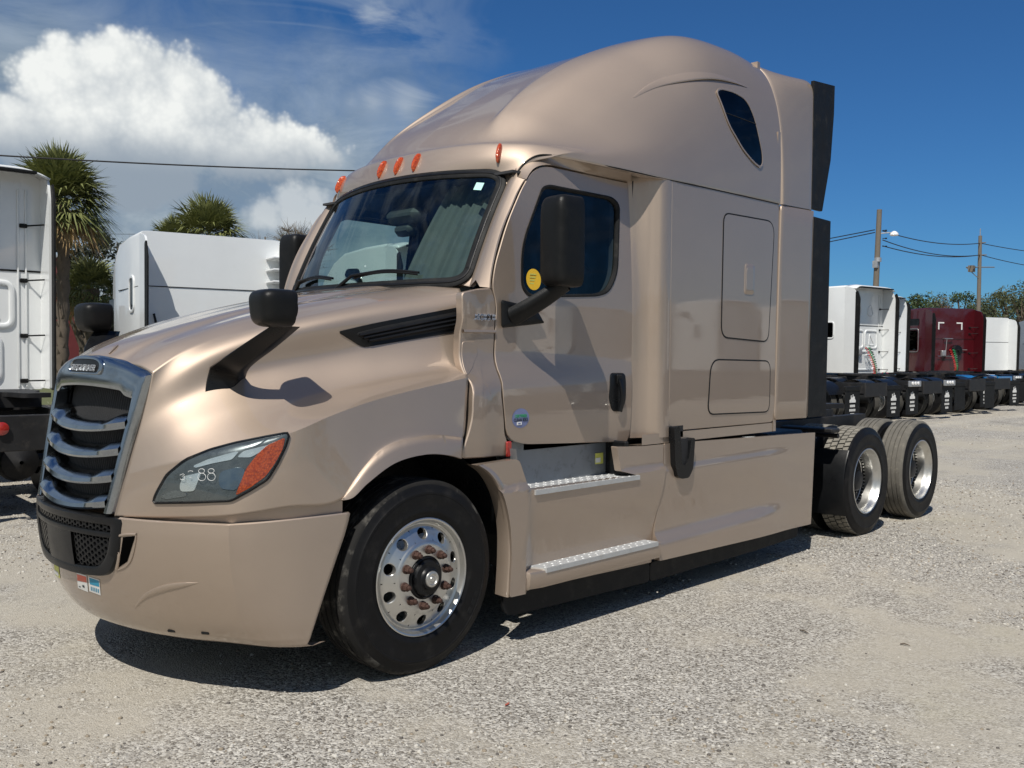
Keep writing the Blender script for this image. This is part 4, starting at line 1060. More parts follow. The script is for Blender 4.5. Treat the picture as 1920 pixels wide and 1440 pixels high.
# ================================================================== mirrors
def superell(c, a, e1, e2, nu=40, nv=24, flat=None):
    """rounded box; flat = x beyond which the back is cut off"""
    th = np.linspace(-PI, PI, nu, endpoint=False); ph = np.linspace(-PI/2, PI/2, nv)
    sp = lambda w, e: np.sign(w)*np.abs(w)**e
    g = []
    for p in ph:
        x = a[0]*sp(np.cos(p), e1)*sp(np.cos(th), e2); y = a[1]*sp(np.cos(p), e1)*sp(np.sin(th), e2); z = np.full(nu, a[2]*sp(np.sin(p), e1))
        if flat is not None: x = np.minimum(x, flat)
        g.append(np.stack([x+c[0], y+c[1], z+c[2]], -1))
    return np.array(g)
def rotz(P_, c, a):
    c = np.array(c); q = np.asarray(P_)-c; ca, sa = math.cos(a), math.sin(a)
    return np.stack([q[..., 0]*ca-q[..., 1]*sa, q[..., 0]*sa+q[..., 1]*ca, q[..., 2]], -1)+c
# door mirror
mc = np.array([.90,-1.338,2.285])
b = B(); pl0 = rpoly(XZd([(935,562),(985,574),(1000,578),(1016,606),(936,615)]), .012, 4)
b = panel(pl0, lambda x, z: door_y(x, z)-.003, n=60, k=3, lip=.02, out=.03, bev=.012)
arm = []
for t in np.linspace(0, 1, 12):
    p = np.array([.735,-1.085,1.86])*(1-t)+np.array([.925,-1.335,2.06])*t+np.array([0,-.012*math.sin(t*PI),-.004*math.sin(t*PI)])
    w, h = .12-.02*t, .075-.01*t; th = np.linspace(0, 2*PI, 14, endpoint=False)
    ax = np.array([.8,.25,-.5]); ax /= np.linalg.norm(ax); ay = np.array([.2,.3,.9])
    arm.append(p+.5*w*np.outer(np.sign(np.cos(th))*np.abs(np.cos(th))**.6, ax)+.5*h*np.outer(np.sign(np.sin(th))*np.abs(np.sin(th))**.6, ay))
b.grid(np.array(arm), closeu=True); mir = b.done('door_mirror', 'plastic', truck, ang=50, recalc=True)
g = superell(mc, (.125,.105,.255), .30, .45, 44, 30, flat=.055); g = rotz(g, mc, math.radians(-8))
g[..., 0] += .05*(mc[2]-g[..., 2])*0
b = B(); b.grid(g, closeu=True); b.done('mirror_head', 'plastic', mir, ang=45)
b = B(); gq = np.array([[(mc[0]+.0565, mc[1]+y, mc[2]+z) for y in (-.09,.09)] for z in (-.225,.225)]); b.grid(rotz(gq, mc, math.radians(-8))); b.done('mirror_glass', 'chrome', mir)
b = B(); b.tube([(mc[0]+.02,mc[1]+.1,mc[2]-.08),(mc[0]+.05,mc[1]+.13,mc[2]+.06)], .002, 5)
mir2 = mirror_copy(mir); [mirror_copy(c, mir2) for c in list(mir.children)]
# hood mirror: blade arm and pod
def oh(u, v, o=.0):
    h = on_hood(u, v, o); return h[0]
A_ = [oh(382,740,-.01), oh(393,689,-.005), P(430,663,-.83), P(470,636,-.92), P(508,611,-.985)]
C_ = [oh(436,729,-.01), oh(447,716,.02), P(459,688,-.84), P(508,650,-.93), P(553,612,-1.02)]
A_ = spl1(np.array(A_), 24, (1,)); C_ = spl1(np.array(C_), 24, (1,)); dv = np.array([.034,.02,.0])
dd_ = np.array([.05,.03,.0])
b = B(); b.grid(np.array([A_, A_*.93+C_*.07-dv*.25, A_*.07+C_*.93-dv*.25, C_, C_+dd_, A_*.5+C_*.5+dd_*1.4, A_+dd_]), closev=True)
hm = b.done('hood_mirror', 'satin_black', truck, ang=40)
hcen = np.array([-.765,-1.005,1.852])
g = superell(hcen, (.11,.105,.088), .52, .52, 44, 26, flat=.06); g = rotz(g, hcen, math.radians(-4)); kz = .96+.07*(g[..., 2:3]-hcen[2])/.088; g = hcen+(g-hcen)*np.concatenate([kz, kz, np.ones_like(kz)], -1); b = B(); b.grid(g, closeu=True); b.done('mirror_head', 'plastic', hm, ang=45)
b = B(); th = np.linspace(0, 2*PI, 30, endpoint=False); b.grid(np.array([[(hcen[0]+.062, hcen[1]+.09*t*math.cos(a), hcen[2]+.075*t*math.sin(a)) for a in th] for t in (1,.02)]), closeu=True); b.done('mirror_glass', 'chrome', hm)
hm2 = mirror_copy(hm); [mirror_copy(c, hm2) for c in list(hm.children)]

# ================================================================== skirts and steps
def skA(x, z):
    x = np.asarray(x, float); z = np.asarray(z, float)
    y = -1.198-.024*(1-sstep(z, .895, .912))
    y = y+.05*sstep(.86-z, 0, .46)*sstep(x, .72, .80)          # panel leans in towards the lower step
    return y-.015*sstep(.76-x, 0, .03)*(1-sstep(z, .9, .93)*0)+.012*sstep(x, 1.80, 1.92)*sstep(z, .915, .93)*0
def skB(x, z):
    x = np.asarray(x, float); z = np.asarray(z, float); fade = 1-sstep(x, 3.2, 3.95)
    y = -1.198-.012*(1-sstep(z, .86+.01*(x-2), .91+.01*(x-2)))*(1-sstep(x, 3.5, 4.0))
    y = y+.022*sstep(.88-z, 0, .36)*fade
    return y-.045*(1-sstep(z, .37+.02*(x-2), .475+.02*(x-2)))*fade
arch = [(894,872),(919,891),(940,930),(952,987),(953,1043),(949,1119)]
oA = XZ([(949,1119),(953,1043),(952,987),(940,930),(919,891),(894,872),(966,861),(974,864),(984,895),(992,918),(1192,891),(1167,884),(1160,838),(1205,837),(1247,833),(1246,880),(1240,925),(1231,993),(1230,1056)], -1.21)
oA = rpoly(oA, [.02,.05,.08,.08,.06,.01,.01,.02,.02,.02,.02,.01,.01,.01,.01,.01,.05,.04,.01], 4)
def fill_px(outline, f, n=None, lip=.03):
    """panel of any outline: triangulated plate on y=f(x,z) with turned-in rim, cut finely so that it can bend"""
    import bmesh
    bm = bmesh.new(); vs = [bm.verts.new((p[0], 0, p[1])) for p in outline]; es = [bm.edges.new((vs[i], vs[(i+1) % len(vs)])) for i in range(len(vs))]
    bmesh.ops.triangle_fill(bm, edges=es, use_beauty=True)
    x0, z0 = np.min(outline, 0); x1, z1 = np.max(outline, 0)
    for ax, lo, hi, st in ((0, x0, x1, .06), (2, z0, z1, .02)):
        for c in np.arange(lo+st, hi, st):
            no = [0, 0, 0]; no[ax] = 1; co = [0, 0, 0]; co[ax] = c
            bmesh.ops.bisect_plane(bm, geom=bm.verts[:]+bm.edges[:]+bm.faces[:], plane_co=co, plane_no=no)
    bm.verts.ensure_lookup_table(); bd = [e for e in bm.edges if e.is_boundary]
    for v in bm.verts: v.co.y = float(f(v.co.x, v.co.z))
    r_ = bmesh.ops.extrude_edge_only(bm, edges=bd)
    for v in [g for g in r_['geom'] if isinstance(g, bmesh.types.BMVert)]: v.co.y += lip
    bmesh.ops.recalc_face_normals(bm, faces=bm.faces[:])
    V = [tuple(v.co) for v in bm.verts]; bm.verts.index_update(); F = [[v.index for v in q.verts] for q in bm.faces]
    ref = max(bm.faces, key=lambda q: abs(q.normal.y)*q.calc_area()); fl = ref.normal.y > 0
    bm.free(); b = B(); b.add(V, [q[::-1] for q in F] if fl else F); return b
skf = fill_px(oA, skA, lip=.05).done('side_skirt', 'tan_paint', truck, ang=35)
oB = XZ([(1231,1051),(1232,993),(1241,925),(1247,880),(1249,832),(1531,811),(1523,983)], -1.21); oB = rpoly(oB, [.01,.03,.04,.01,.01,.012,.012], 4)
skr = fill_px(oB, skB, lip=.05).done('side_skirt', 'tan_paint', truck, ang=35)
# flared arch rim in front of the step
ac = np.array([[p[0], -1.212, p[1]] for p in XZ(arch, -1.21)]); ac = spl1(ac, 40)
b = B(); b.grid(np.array([ac+np.array([.05,.0,.0]), ac+np.array([.022,-.012,0]), ac+np.array([.0,-.014,0]), ac+np.array([-.008,-.004,0]), ac+np.array([.0,.09,0])]), flip=False); b.done('arch_rim', 'tan_paint', skf, ang=50)
# upper step: recess with aluminium back, tread plate
def tread_plate(name, x0, x1, y0, y1, z, skew, parent):
    b = B()
    def q(x, y): return x+skew*(y-y0)/(y1-y0)
    b.add([(q(x0,y0),y0,z),(q(x1,y0),y0,z),(x1+skew*.2,y1,z),(x0+skew,y1,z),(q(x0,y0),y0,z-.028),(q(x1,y0),y0,z-.028),(x1,y1,z-.028),(x0+skew,y1,z-.028)], [(0,1,2,3),(0,4,5,1),(0,3,7,4),(1,5,6,2),(7,6,5,4)])
    o = b.done(name, 'tread_plate', parent, smooth=False)
    # raised lozenges, too small to pick apart
    b = B(); nx = int((x1-x0)/.034); ny = max(3, int(abs(y1-y0)/.03))
    for j in range(ny):
        for i in range(nx):
            x = x0+.02+(i+.5*(j % 2))*.034+skew*(j+.5)/ny; y = y0+(j+.5)/ny*(y1-y0); a = .6 if (i+j) % 2 else -.6
            if x > x1-.02: continue
            c_, s_ = math.cos(a), math.sin(a); L, W_ = .0115, .003
            pts = [(L*u*c_-W_*v*s_, L*u*s_+W_*v*c_) for u, v in ((-1,0),(0,-1),(1,0),(0,1))]
            b.add([(x+p[0], y+p[1], z) for p in pts]+[(x+p[0]*.5, y+p[1]*.5, z+.0022) for p in pts], [(0,1,5,4),(1,2,6,5),(2,3,7,6),(3,0,4,7),(4,5,6,7)])
    t_ = b.done('tread_bumps', 'tread_plate', o, smooth=False); t_['kind'] = 'stuff'
    return o
zs1 = XZ([(1100,909)], -1.23)[0][1]+.012
xa, xb = XZ([(1004,925)], -1.23)[0][0], XZ([(1199,896)], -1.23)[0][0]
step1 = tread_plate('upper_step', xa, xb, -1.235, -1.02, zs1, -.0, truck)
b = B(); b.box(xa-.10, xb-.08, -1.03, -1.015, zs1-.02, zs1+.26); b.add([(xa-.08,-1.19,zs1),(xa-.08,-1.02,zs1),(xa-.12,-1.02,zs1+.24),(xa-.12,-1.19,zs1+.24)], [(0,1,2,3)]); bk = b.done('step_back', 'step_back', step1, smooth=False)
b = B(); b.box(xb-.10, xb-.06, -1.19, -1.02, zs1, zs1+.22, .008); b.done('step_bracket', 'satin_black', step1)
b = B(); b.box(xb-.21, xb-.13, -1.034, -1.031, zs1+.07, zs1+.14); b.done('sticker', 'sticker_lemon', step1, smooth=False)
b = B(); b.box(xb-.21, xb-.16, -1.036, -1.0345, zs1+.08, zs1+.11); b.done('sticker', 'sticker_white', step1, smooth=False)
# lower step: moulded ledge with tread plate
x0, x1 = XZ([(985,1075)], -1.24)[0][0], XZ([(1229,1030)], -1.24)[0][0]; zt = XZ([(1130,1046)], -1.27)[0][1]+.012
b = B(); rows = []
for y, za, zb2 in ((-1.15,zt+.0,zt-.11),(-1.20,zt-.002,zt-.115),(-1.262,zt-.008,zt-.105),(-1.272,zt-.02,zt-.09)):
    pass
sec = [(-1.13,zt),(-1.255,zt),(-1.268,zt-.006),(-1.273,zt-.02),(-1.268,zt-.085),(-1.255,zt-.105),(-1.13,zt-.125)]
xs = [x0-.0, x0+.03, x0+.13, x1-.05, x1, x1+.02]; ins = [.06,.02,0,0,.0,.0]
g = np.array([[(x, max(y, -1.273)+(i_ if y < -1.2 else 0), z) for x, i_ in zip(xs, ins)] for y, z in sec]); b.grid(g, flip=True)
b.F += [tuple(k*6 for k in range(7)), tuple(k*6+5 for k in range(7))[::-1]]; b.M += [0, 0]
led = b.done('lower_step', 'tan_paint', truck, ang=30)
tread_plate('tread_plate', x0+.14, x1-.02, -1.277, -1.165, zt+.009, -.05, led)
# black rubber strip below the skirts
for pts, nm in (([(.60,.315),(2.0,.262),(2.0,.135),(.66,.165),(.60,.20)], 'skirt_rubber'), ([(2.006,.262),(4.10,.252),(4.08,.16),(3.4,.14),(2.006,.135)], 'skirt_rubber')):
    b = B(); b.prism(rpoly(pts, .03, 4), 'y', -1.165, -1.15); b.done(nm, 'rubber', truck, ang=30)
# black strap bracket over the skirt
bx0, bz0 = XZ([(1252,812)], -1.22)[0]; bx1, bz1 = XZ([(1303,893)], -1.22)[0]
u_ = [(bx0+.05,bz1+.36),(bx0+.07,bz1+.10),(bx0+.10,bz1+.02),(bx0+.15,bz1),(bx1-.10,bz1),(bx1-.05,bz1+.06),(bx1-.03,bz1+.27),(bx1-.075,bz1+.275),(bx1-.11,bz1+.12),(bx1-.16,bz1+.085),(bx0+.15,bz1+.11),(bx0+.12,bz1+.36)]
tri = fill_px(np.array(rpoly(u_, .02, 4)), lambda x, z: -1.238+.0*np.asarray(x), lip=.05); tri.done('strap_bracket', 'satin_black', truck, ang=35)
b = B(); b.box(bx0+.08,bx1-.10,-1.19,-1.12,bz1+.27,bz1+.37,.01); b.box(bx0+.10,bx0+.24,-1.2235,-1.19,bz1+.06,bz1+.27); b.done('strap_recess', 'radiator', truck, smooth=False)
for o in (skf, skr, step1, led):
    m_ = mirror_copy(o); [mirror_copy(c, m_) for c in list(o.children)]

# ================================================================== wheels
def tyre_geo(b, c, side, grooves=True, tread=1, dusty=1, blocks=False):
    """side=-1: outside faces -y. material slots: 0 sidewall, 1 tread, 2 groove"""
    sw = [(.288,-.112),(.297,-.124),(.306,-.130),(.325,-.134),(.328,-.1365),(.342,-.1385),(.346,-.137),(.39,-.1425),(.425,-.1425),(.428,-.1445),(.438,-.1435),(.441,-.1405),(.458,-.136),(.476,-.128),(.487,-.1245),(.490,-.1215),(.499,-.112),(.5025,-.106)]
    Rt = .5035
    tr = [(.5025,-.106)]
    if grooves and not blocks:
        for g_ in (-.068,-.024,.024,.068): tr += [(Rt+.0015*(1-abs(g_)/.07), g_-.007),(Rt-.011, g_-.005),(Rt-.011, g_+.005),(Rt+.0015*(1-abs(g_)/.07), g_+.007)]
    elif blocks: tr = [(.4935,-.106),(.4935,.106)]
    tr += [(.5025,.106)] if not blocks else []
    if blocks: sw = [q for q in sw if q[0] < .4995]
    for sg in (1, -1):
        ks = 14 if not blocks else len(sw)
        b.lathe([(r_, h*sg) for r_, h in sw[:ks]], 96, c, mi=0)
        if ks < len(sw): b.lathe([(r_, h*sg) for r_, h in sw[ks-1:]], 96, c, mi=1)
    b.lathe([(r_, h) for r_, h in tr], 96, c, mi=1)
def orient(b, c):
    """make faces of a solid of revolution about y look outwards by normals away from the tyre core"""
    V = b.verts(); out = []
    for f, m_ in zip(b.F, b.M):
        p = V[list(f)]; n = np.cross(p[1]-p[0], p[2]-p[0]) if len(p) > 2 else np.zeros(3); q = p.mean(0)-np.array(c); rr = math.hypot(q[0], q[2])
        core = np.array([q[0]/rr*.40, 0, q[2]/rr*.40]) if rr > 1e-6 else np.zeros(3)
        out.append(f if n@(q-core) >= 0 else f[::-1])
    b.F = out; return b
def make_wheel(kind, cx, cy, cz, side):
    """kind: steer, drive (lugged outer), trailer-rib; side -1 faces -y"""
    nm = {'steer': 'front_wheel', 'drive': 'rear_wheel', 'rib': 'rear_wheel', 'inner': 'inner_wheel', 'inner_rib': 'inner_wheel'}[kind]
    b = B(); c = (cx, cy, cz); s_ = 1 if side < 0 else -1       # outward offset h<0 when s_=1
    H = lambda prof: [(r_, h*s_) for r_, h in prof]
    # rim
    if kind == 'steer':
        b.lathe(H([(.286,-.09),(.290,-.112),(.298,-.126),(.304,-.129),(.305,-.133),(.300,-.136),(.293,-.133),(.287,-.122),(.283,-.106),(.274,-.098),(.268,-.0975),(.262,-.104),(.258,-.108)]), 120, c)
        def off(r_): return np.interp(r_, [.11,.165,.178,.190,.258], [-.150,-.150,-.148,-.140,-.108])
        for k in range(10):
            a0 = (k+.5)*PI/5; n = 40; hc = np.array([0, .224])
            rect = rpoly([(-PI/10,.19),(PI/10,.19),(PI/10,.258),(-PI/10,.258)], 0)
            R2 = resample(np.array([(p[0]*.224, p[1]) for p in rect]), 400); O2 = by_angle(R2, hc, n)
            th = np.linspace(-PI, PI, n, endpoint=False); Hc = hc+.0285*np.stack([np.cos(th), np.sin(th)], -1); rows = []
            for t in (0, .35, .7, .92, 1.0):
                q = O2*(1-t)+Hc*t; ang = a0+q[:, 0]/.224; r_ = q[:, 1]; h = off(r_)+(.003 if t == 1 else 0)
                rows.append(np.stack([cx+r_*np.cos(ang), cy+h*s_, cz+r_*np.sin(ang)], -1))
            last = rows[-1].copy(); last[:, 1] += .022*s_; rows.append(last); b.grid(np.array(rows), closeu=True)
        b.lathe(H([(.19,-.140),(.184,-.1445),(.178,-.148),(.165,-.150),(.112,-.150),(.108,-.146)]), 120, c)
    elif kind in ('drive', 'rib'):
        b.lathe(H([(.286,-.09),(.290,-.112),(.298,-.126),(.304,-.129),(.305,-.133),(.300,-.136),(.293,-.133),(.288,-.120),(.282,-.10),(.268,-.085),(.262,-.06),(.262,.0),(.256,.03),(.245,.045),(.19,.055),(.16,.055),(.11,.06)]), 96, c)
    else:
        b.lathe(H([(.286,-.09),(.30,-.128),(.29,-.13),(.27,-.06),(.27,.06),(.29,.13),(.30,.128),(.286,.09)]), 48, c)
    V = b.verts(); F2 = []
    for f in b.F:
        p = V[list(f)]; n = np.cross(p[1]-p[0], p[2]-p[0]); q = p.mean(0)-np.array(c)
        ref = np.array([0, -s_, 0])*.6-np.array([q[0], 0, q[2]])/max(math.hypot(q[0], q[2]), 1e-6)*.35
        F2.append(f if n@ref >= 0 else f[::-1])
    b.F = F2
    w = b.done(nm, 'alloy' if 'inner' not in kind else 'chassis', truck, ang=30)
    b = B(); tyre_geo(b, c, side, blocks=(kind in ('drive', 'inner'))); orient(b, c)
    t = b.done('tyre', ['tyre_side', 'tread_dusty' if kind in ('rib', 'inner_rib') else 'tread_dark'], w, ang=32)
    if kind in ('drive', 'inner'):
        b = B(); N_ = 54
        for row, (o0, o1, ph) in enumerate(((-.112,-.066,0),(-.058,-.008,.5),(.006,.056,.1),(.066,.112,.6))):
            for k in range(N_):
                a0 = (k+ph)*2*PI/N_; da = 2*PI/N_*.40; V_ = []
                for r_, sh in ((.490,1.0),(.5045,.94)):
                    for a, o in ((a0-da*sh, o0+.01*(row in (1,2))*0),(a0+da*sh, o0),(a0+da*sh+.02, o1),(a0-da*sh+.02, o1)): V_.append((cx+r_*math.cos(a), cy+o*s_, cz+r_*math.sin(a)))
                F_ = [(4,5,6,7),(0,1,5,4),(1,2,6,5),(2,3,7,6),(3,0,4,7)]; b.add(V_, [f[::-1] for f in F_] if s_ > 0 else F_)
        orient(b, c); tb = b.done('tread_blocks', 'tread_lugs', w, smooth=False); tb['kind'] = 'stuff'
    if kind == 'steer':
        b = B(); b.lathe(H([(.109,-.14),(.106,-.156),(.100,-.160),(.094,-.158),(.092,-.172),(.086,-.178),(.060,-.180),(.055,-.186),(.052,-.196),(.044,-.2),(.001,-.2)]), 60, c)
        F2 = []; V = b.verts()
        for f in b.F:
            p = V[list(f)]; n = np.cross(p[1]-p[0], p[2]-p[0]); q = p.mean(0)-np.array(c); ref = np.array([q[0], -s_*.05, q[2]]); F2.append(f if n@ref >= 0 else f[::-1])
        b.F = F2; hb_ = b.done('hub_cap', 'satin_black', w, ang=35)
        b = B(); b.lathe(H([(.043,-.198),(.040,-.206),(.030,-.208),(.026,-.203),(.016,-.203),(.012,-.208),(.001,-.209)]), 40, c)
        if s_ > 0: b.F = [f[::-1] for f in b.F]
        b.done('hub_centre', 'alloy', w, ang=35)
    else:
        if 'inner' not in kind:
            b = B(); b.lathe(H([(.112,.07),(.110,.02),(.10,-.03),(.09,-.05),(.085,-.052),(.001,-.055)]), 40, c)
            if s_ > 0: b.F = [f[::-1] for f in b.F]
            b.done('hub_cap', 'chassis', w, ang=35)
            b = B()
            b.lathe(H([(.262,.002),(.255,.034),(.243,.0415),(.19,.0515),(.114,.0560)]), 48, c)
            if s_ > 0: b.F = [f[::-1] for f in b.F]
            b.done('wheel_disc', 'chassis', w, ang=35)
    if 'inner' not in kind:
        base = -.150 if kind == 'steer' else .05; me0 = None
        for k in range(10):
            a = (k+.0)*PI/5+.18; px_, pz_ = cx+.1425*math.cos(a), cz+.1425*math.sin(a)
            if me0 is None:
                q = B(); q.lathe([(.0235,0),(.0235,-.006),(.020,-.008)], 16, (0,0,0)); th6 = np.arange(6)*PI/3
                q.grid(np.array([[(r_*math.cos(t), h, r_*math.sin(t)) for t in th6] for r_, h in ((.0195,-.006),(.0195,-.028),(.017,-.033),(.011,-.034))]), closeu=True)
                q.lathe([(.011,-.030),(.011,-.046),(.009,-.049),(.0005,-.05)], 12, (0,0,0))
                q.F = [f[::-1] for f in q.F]
                n0_ = q.done('lug_nut', 'rust' if kind == 'steer' else 'chassis', w, ang=30); me0 = n0_.data
            else: n0_ = bpy.data.objects.new('lug_nut', me0); link(n0_, w)
            n0_.matrix_local = Matrix.Translation((px_, cy+base*s_, pz_)) @ Matrix.Rotation(0 if s_ > 0 else PI, 4, 'Z') @ Matrix.Rotation(-a+k*.37, 4, 'Y')
    return w
AX1, AX2, ZC = 5.43, 6.738, .4985
for sd in (-1, 1):
    make_wheel('steer', 0, sd*1.040, ZC, sd)
    for ax, k1, k2 in ((AX1, 'drive', 'inner'), (AX2, 'rib', 'inner_rib')):
        make_wheel(k1, ax, sd*1.040, ZC, sd); make_wheel(k2, ax, sd*.70, ZC, sd)
# worn scuffs on the front tyre's shoulder, raised sidewall marks
b = B(); c = (0,-1.04,ZC)
for a in (-.62,-.50,-.38):
    for w0, w1 in ((.0,.045),):
        V_ = [(r_*math.cos(a+da), -1.04-.1440, ZC+r_*math.sin(a+da)) for r_, da in ((.385,-.05),(.385,.035),(.415,.035),(.415,-.05))]; b.add(V_+[(p[0], p[1]+.003, p[2]) for p in V_], [(0,1,2,3),(0,4,5,1),(1,5,6,2),(2,6,7,3),(3,7,4,0)])
b.done('sidewall_mark', 'rubber', [o for o in truck.children if o.name.startswith('front_wheel')][0], smooth=False)

# ================================================================== running gear
b = B()
for s_ in (-1, 1):
    b.box(-.9,6.98,s_*.43-.045,s_*.43+.045,.80,1.03)
for x in (1.0,2.4,3.9,4.7,6.08,6.92): b.box(x-.05,x+.05,-.42,.42,.82,1.0)
b.done('frame_rail', 'chassis', truck, smooth=False)
b = B(); b.box(-.95,.7,-.40,.40,.55,1.45,.08); b.box(.55,1.1,-.95,.95,.9,1.06); b.done('engine_block', 'chassis', truck)
for ax in (0, AX1, AX2):
    b = B(); b.tube([(ax,-.95,ZC),(ax,.95,ZC)], .075, 16); 
    if ax: b.lathe([(.02,-.2),(.17,-.15),(.2,0),(.17,.15),(.02,.2)], 24, (ax,0,ZC))
    b.done('axle', 'chassis', truck)
for s_ in (-1, 1):
    b = B(); b.lathe([(.02,1.0),(.28,1.0),(.30,1.02),(.30,3.45),(.28,3.5),(.02,3.5)], 32, (0,s_*.80,.58), axis='x'); b.done('fuel_tank', 'chassis', truck)
    b = B(); a = np.radians(np.linspace(8, 158, 40)); b.grid(np.array([[(.66*math.cos(t), y, ZC+.02+.66*math.sin(t)) for t in a] for y in (s_*1.09, s_*.62)])); b.grid(np.array([[(r_*math.cos(t), s_*.61, ZC+.02+r_*math.sin(t)) for t in a] for r_ in (.66,.2)])); b.done('wheel_well', 'satin_black', truck)
    b = B(); a = np.radians(np.linspace(146, 208, 26)); R_ = .56
    b.grid(np.array([[(AX1+r_*math.cos(t), y, ZC+r_*math.sin(t)) for t in a] for r_, y in ((R_-.004, s_*1.19),(R_+.008, s_*1.2),(R_+.012, s_*1.19),(R_+.012, s_*.62),(R_-.004, s_*.61))])); b.done('quarter_fender', 'satin_black', truck, ang=40)
    b = B(); b.box(4.70,4.86,min(s_*1.16,s_*.66),max(s_*1.16,s_*.66),.98,1.02,.01); b.tube([(4.85,s_*.45,.95),(4.85,s_*1.15,.95)], .022, 8); b.done('fender_bracket', 'chassis', truck)
b = B(); b.box(3.70,4.55,-.55,.55,1.035,1.055); b.box(3.68,4.3,-1.1,-.55,.80,1.03,.02); b.box(3.68,4.3,.55,1.1,.80,1.03,.02); b.done('deck_plate', 'chassis', truck)
b = B(); g_ = rpoly([(5.45,-.45),(5.85,-.48),(6.35,-.30),(6.62,-.42),(6.62,-.12),(6.25,-.04),(6.25,.04),(6.62,.12),(6.62,.42),(6.35,.30),(5.85,.48),(5.45,.45)], .06, 4); b.prism(g_, 'z', 1.10, 1.15); b.box(5.6,6.3,-.42,.42,1.03,1.10); b.done('fifth_wheel', 'chassis', truck)

# ================================================================== ground
gm = bpy.data.materials.new('gravel'); gm.use_nodes = True; T = NT(gm.node_tree); b_ = gm.node_tree.nodes['Principled BSDF']
gp = T.n('ShaderNodeNewGeometry'); v = X(T, gp.outputs['Position'])
big = T.noise(v, .28, 5, .6); mid = T.noise(v, 1.7, 6, .65); fine = T.noise(v, 14., 6, .7); grit = T.noise(v, 120., 3, .7)
patch = T.sstep(big*.75+mid*.3, .47, .60)
vs = T.n('ShaderNodeTexVoronoi'); T.put(vs.inputs['Vector'], v); vs.inputs['Scale'].default_value = 60.
vs2 = T.n('ShaderNodeTexVoronoi'); T.put(vs2.inputs['Vector'], v); vs2.inputs['Scale'].default_value = 115.
hsv = T.sep(X(T, vs.outputs['Color'])); hs2 = T.sep(X(T, vs2.outputs['Color']))
sand = T.mix(fine, (.37, .34, .285), (.50, .465, .395))
sand = T.mix(T.sstep(T.noise(v, .8, 4, .6), .55, .75)*.5, sand, (.47, .44, .33))
tone = hsv[0]*.6+hs2[1]*.4
stone = T.mix(tone, (.13, .115, .10), (.72, .70, .65))
stone = T.mix(T.sstep(hs2[0], .78, .86), stone, (.09, .08, .07))
c = T.mix(patch*.8+.15, sand, stone); c = T.mix(T.sstep(mid, .5, .75)*.22, c, (.20, .185, .16)); c = T.mix(grit*.2, c, (.30, .27, .22))
c = T.mix(1., c, (.93, .925, .91), 'MULTIPLY')
c = T.mix(T.sstep(T.noise(v, .55, 7, .62, .5), .62, .74)*.38, c, (.17, .155, .13))
c = T.mix(T.sstep(T.noise(T.vscale(v, (.06, .9, 1.)), 1., 5, .6, .3), .54, .68)*.35, c, (.50, .47, .40))
T.put(b_.inputs['Base Color'], c); b_.inputs['Roughness'].default_value = .95; b_.inputs['Specular IOR Level'].default_value = .2
bp = T.n('ShaderNodeBump'); bp.inputs['Strength'].default_value = .9; bp.inputs['Distance'].default_value = .012
hgt = (1.-X(T, vs.outputs['Distance']))*patch*.8+(1.-X(T, vs2.outputs['Distance']))*.4+fine*.5+grit*.3
T.put(bp.inputs['Height'], hgt); gm.node_tree.links.new(bp.outputs[0], b_.inputs['Normal']); MAT['gravel'] = gm
def gz(x, y):
    """gentle unevenness of the yard, flat under the truck's wheels"""
    return .018*np.sin(x*.55+1.1*np.sin(y*.31))*np.sin(y*.43+.7)*0
b = B(); N_ = 80; xs = np.sinh(np.linspace(-4.2, 4.2, N_))*12; g = np.array([[(x, y, 0.) for x in xs] for y in xs]); b.grid(g)
gr = b.done('ground', 'gravel', smooth=False); gr['kind'] = 'structure'

# loose stones near the camera: one mass nobody could count
ico = np.array([(0,0,1),(.894,0,.447),(.276,.851,.447),(-.724,.526,.447),(-.724,-.526,.447),(.276,-.851,.447),(.724,.526,-.447),(-.276,.851,-.447),(-.894,0,-.447),(-.276,-.851,-.447),(.724,-.526,-.447)])
icf = [(0,1,2),(0,2,3),(0,3,4),(0,4,5),(0,5,1),(1,6,2),(2,7,3),(3,8,4),(4,9,5),(5,10,1),(2,6,7),(3,7,8),(4,8,9),(5,9,10),(1,10,6)]
def smooth_noise(x, y, s, seed):
    r_ = np.random.default_rng(seed); out = np.zeros_like(x)
    for k in range(5):
        f = s*1.9**k; a = r_.uniform(0, 2*PI, 4); out += (np.sin(x*f*np.cos(a[0])+y*f*np.sin(a[0])+a[1])*np.sin(x*f*np.cos(a[2])+y*f*np.sin(a[2])+a[3]))/1.5**k
    return out
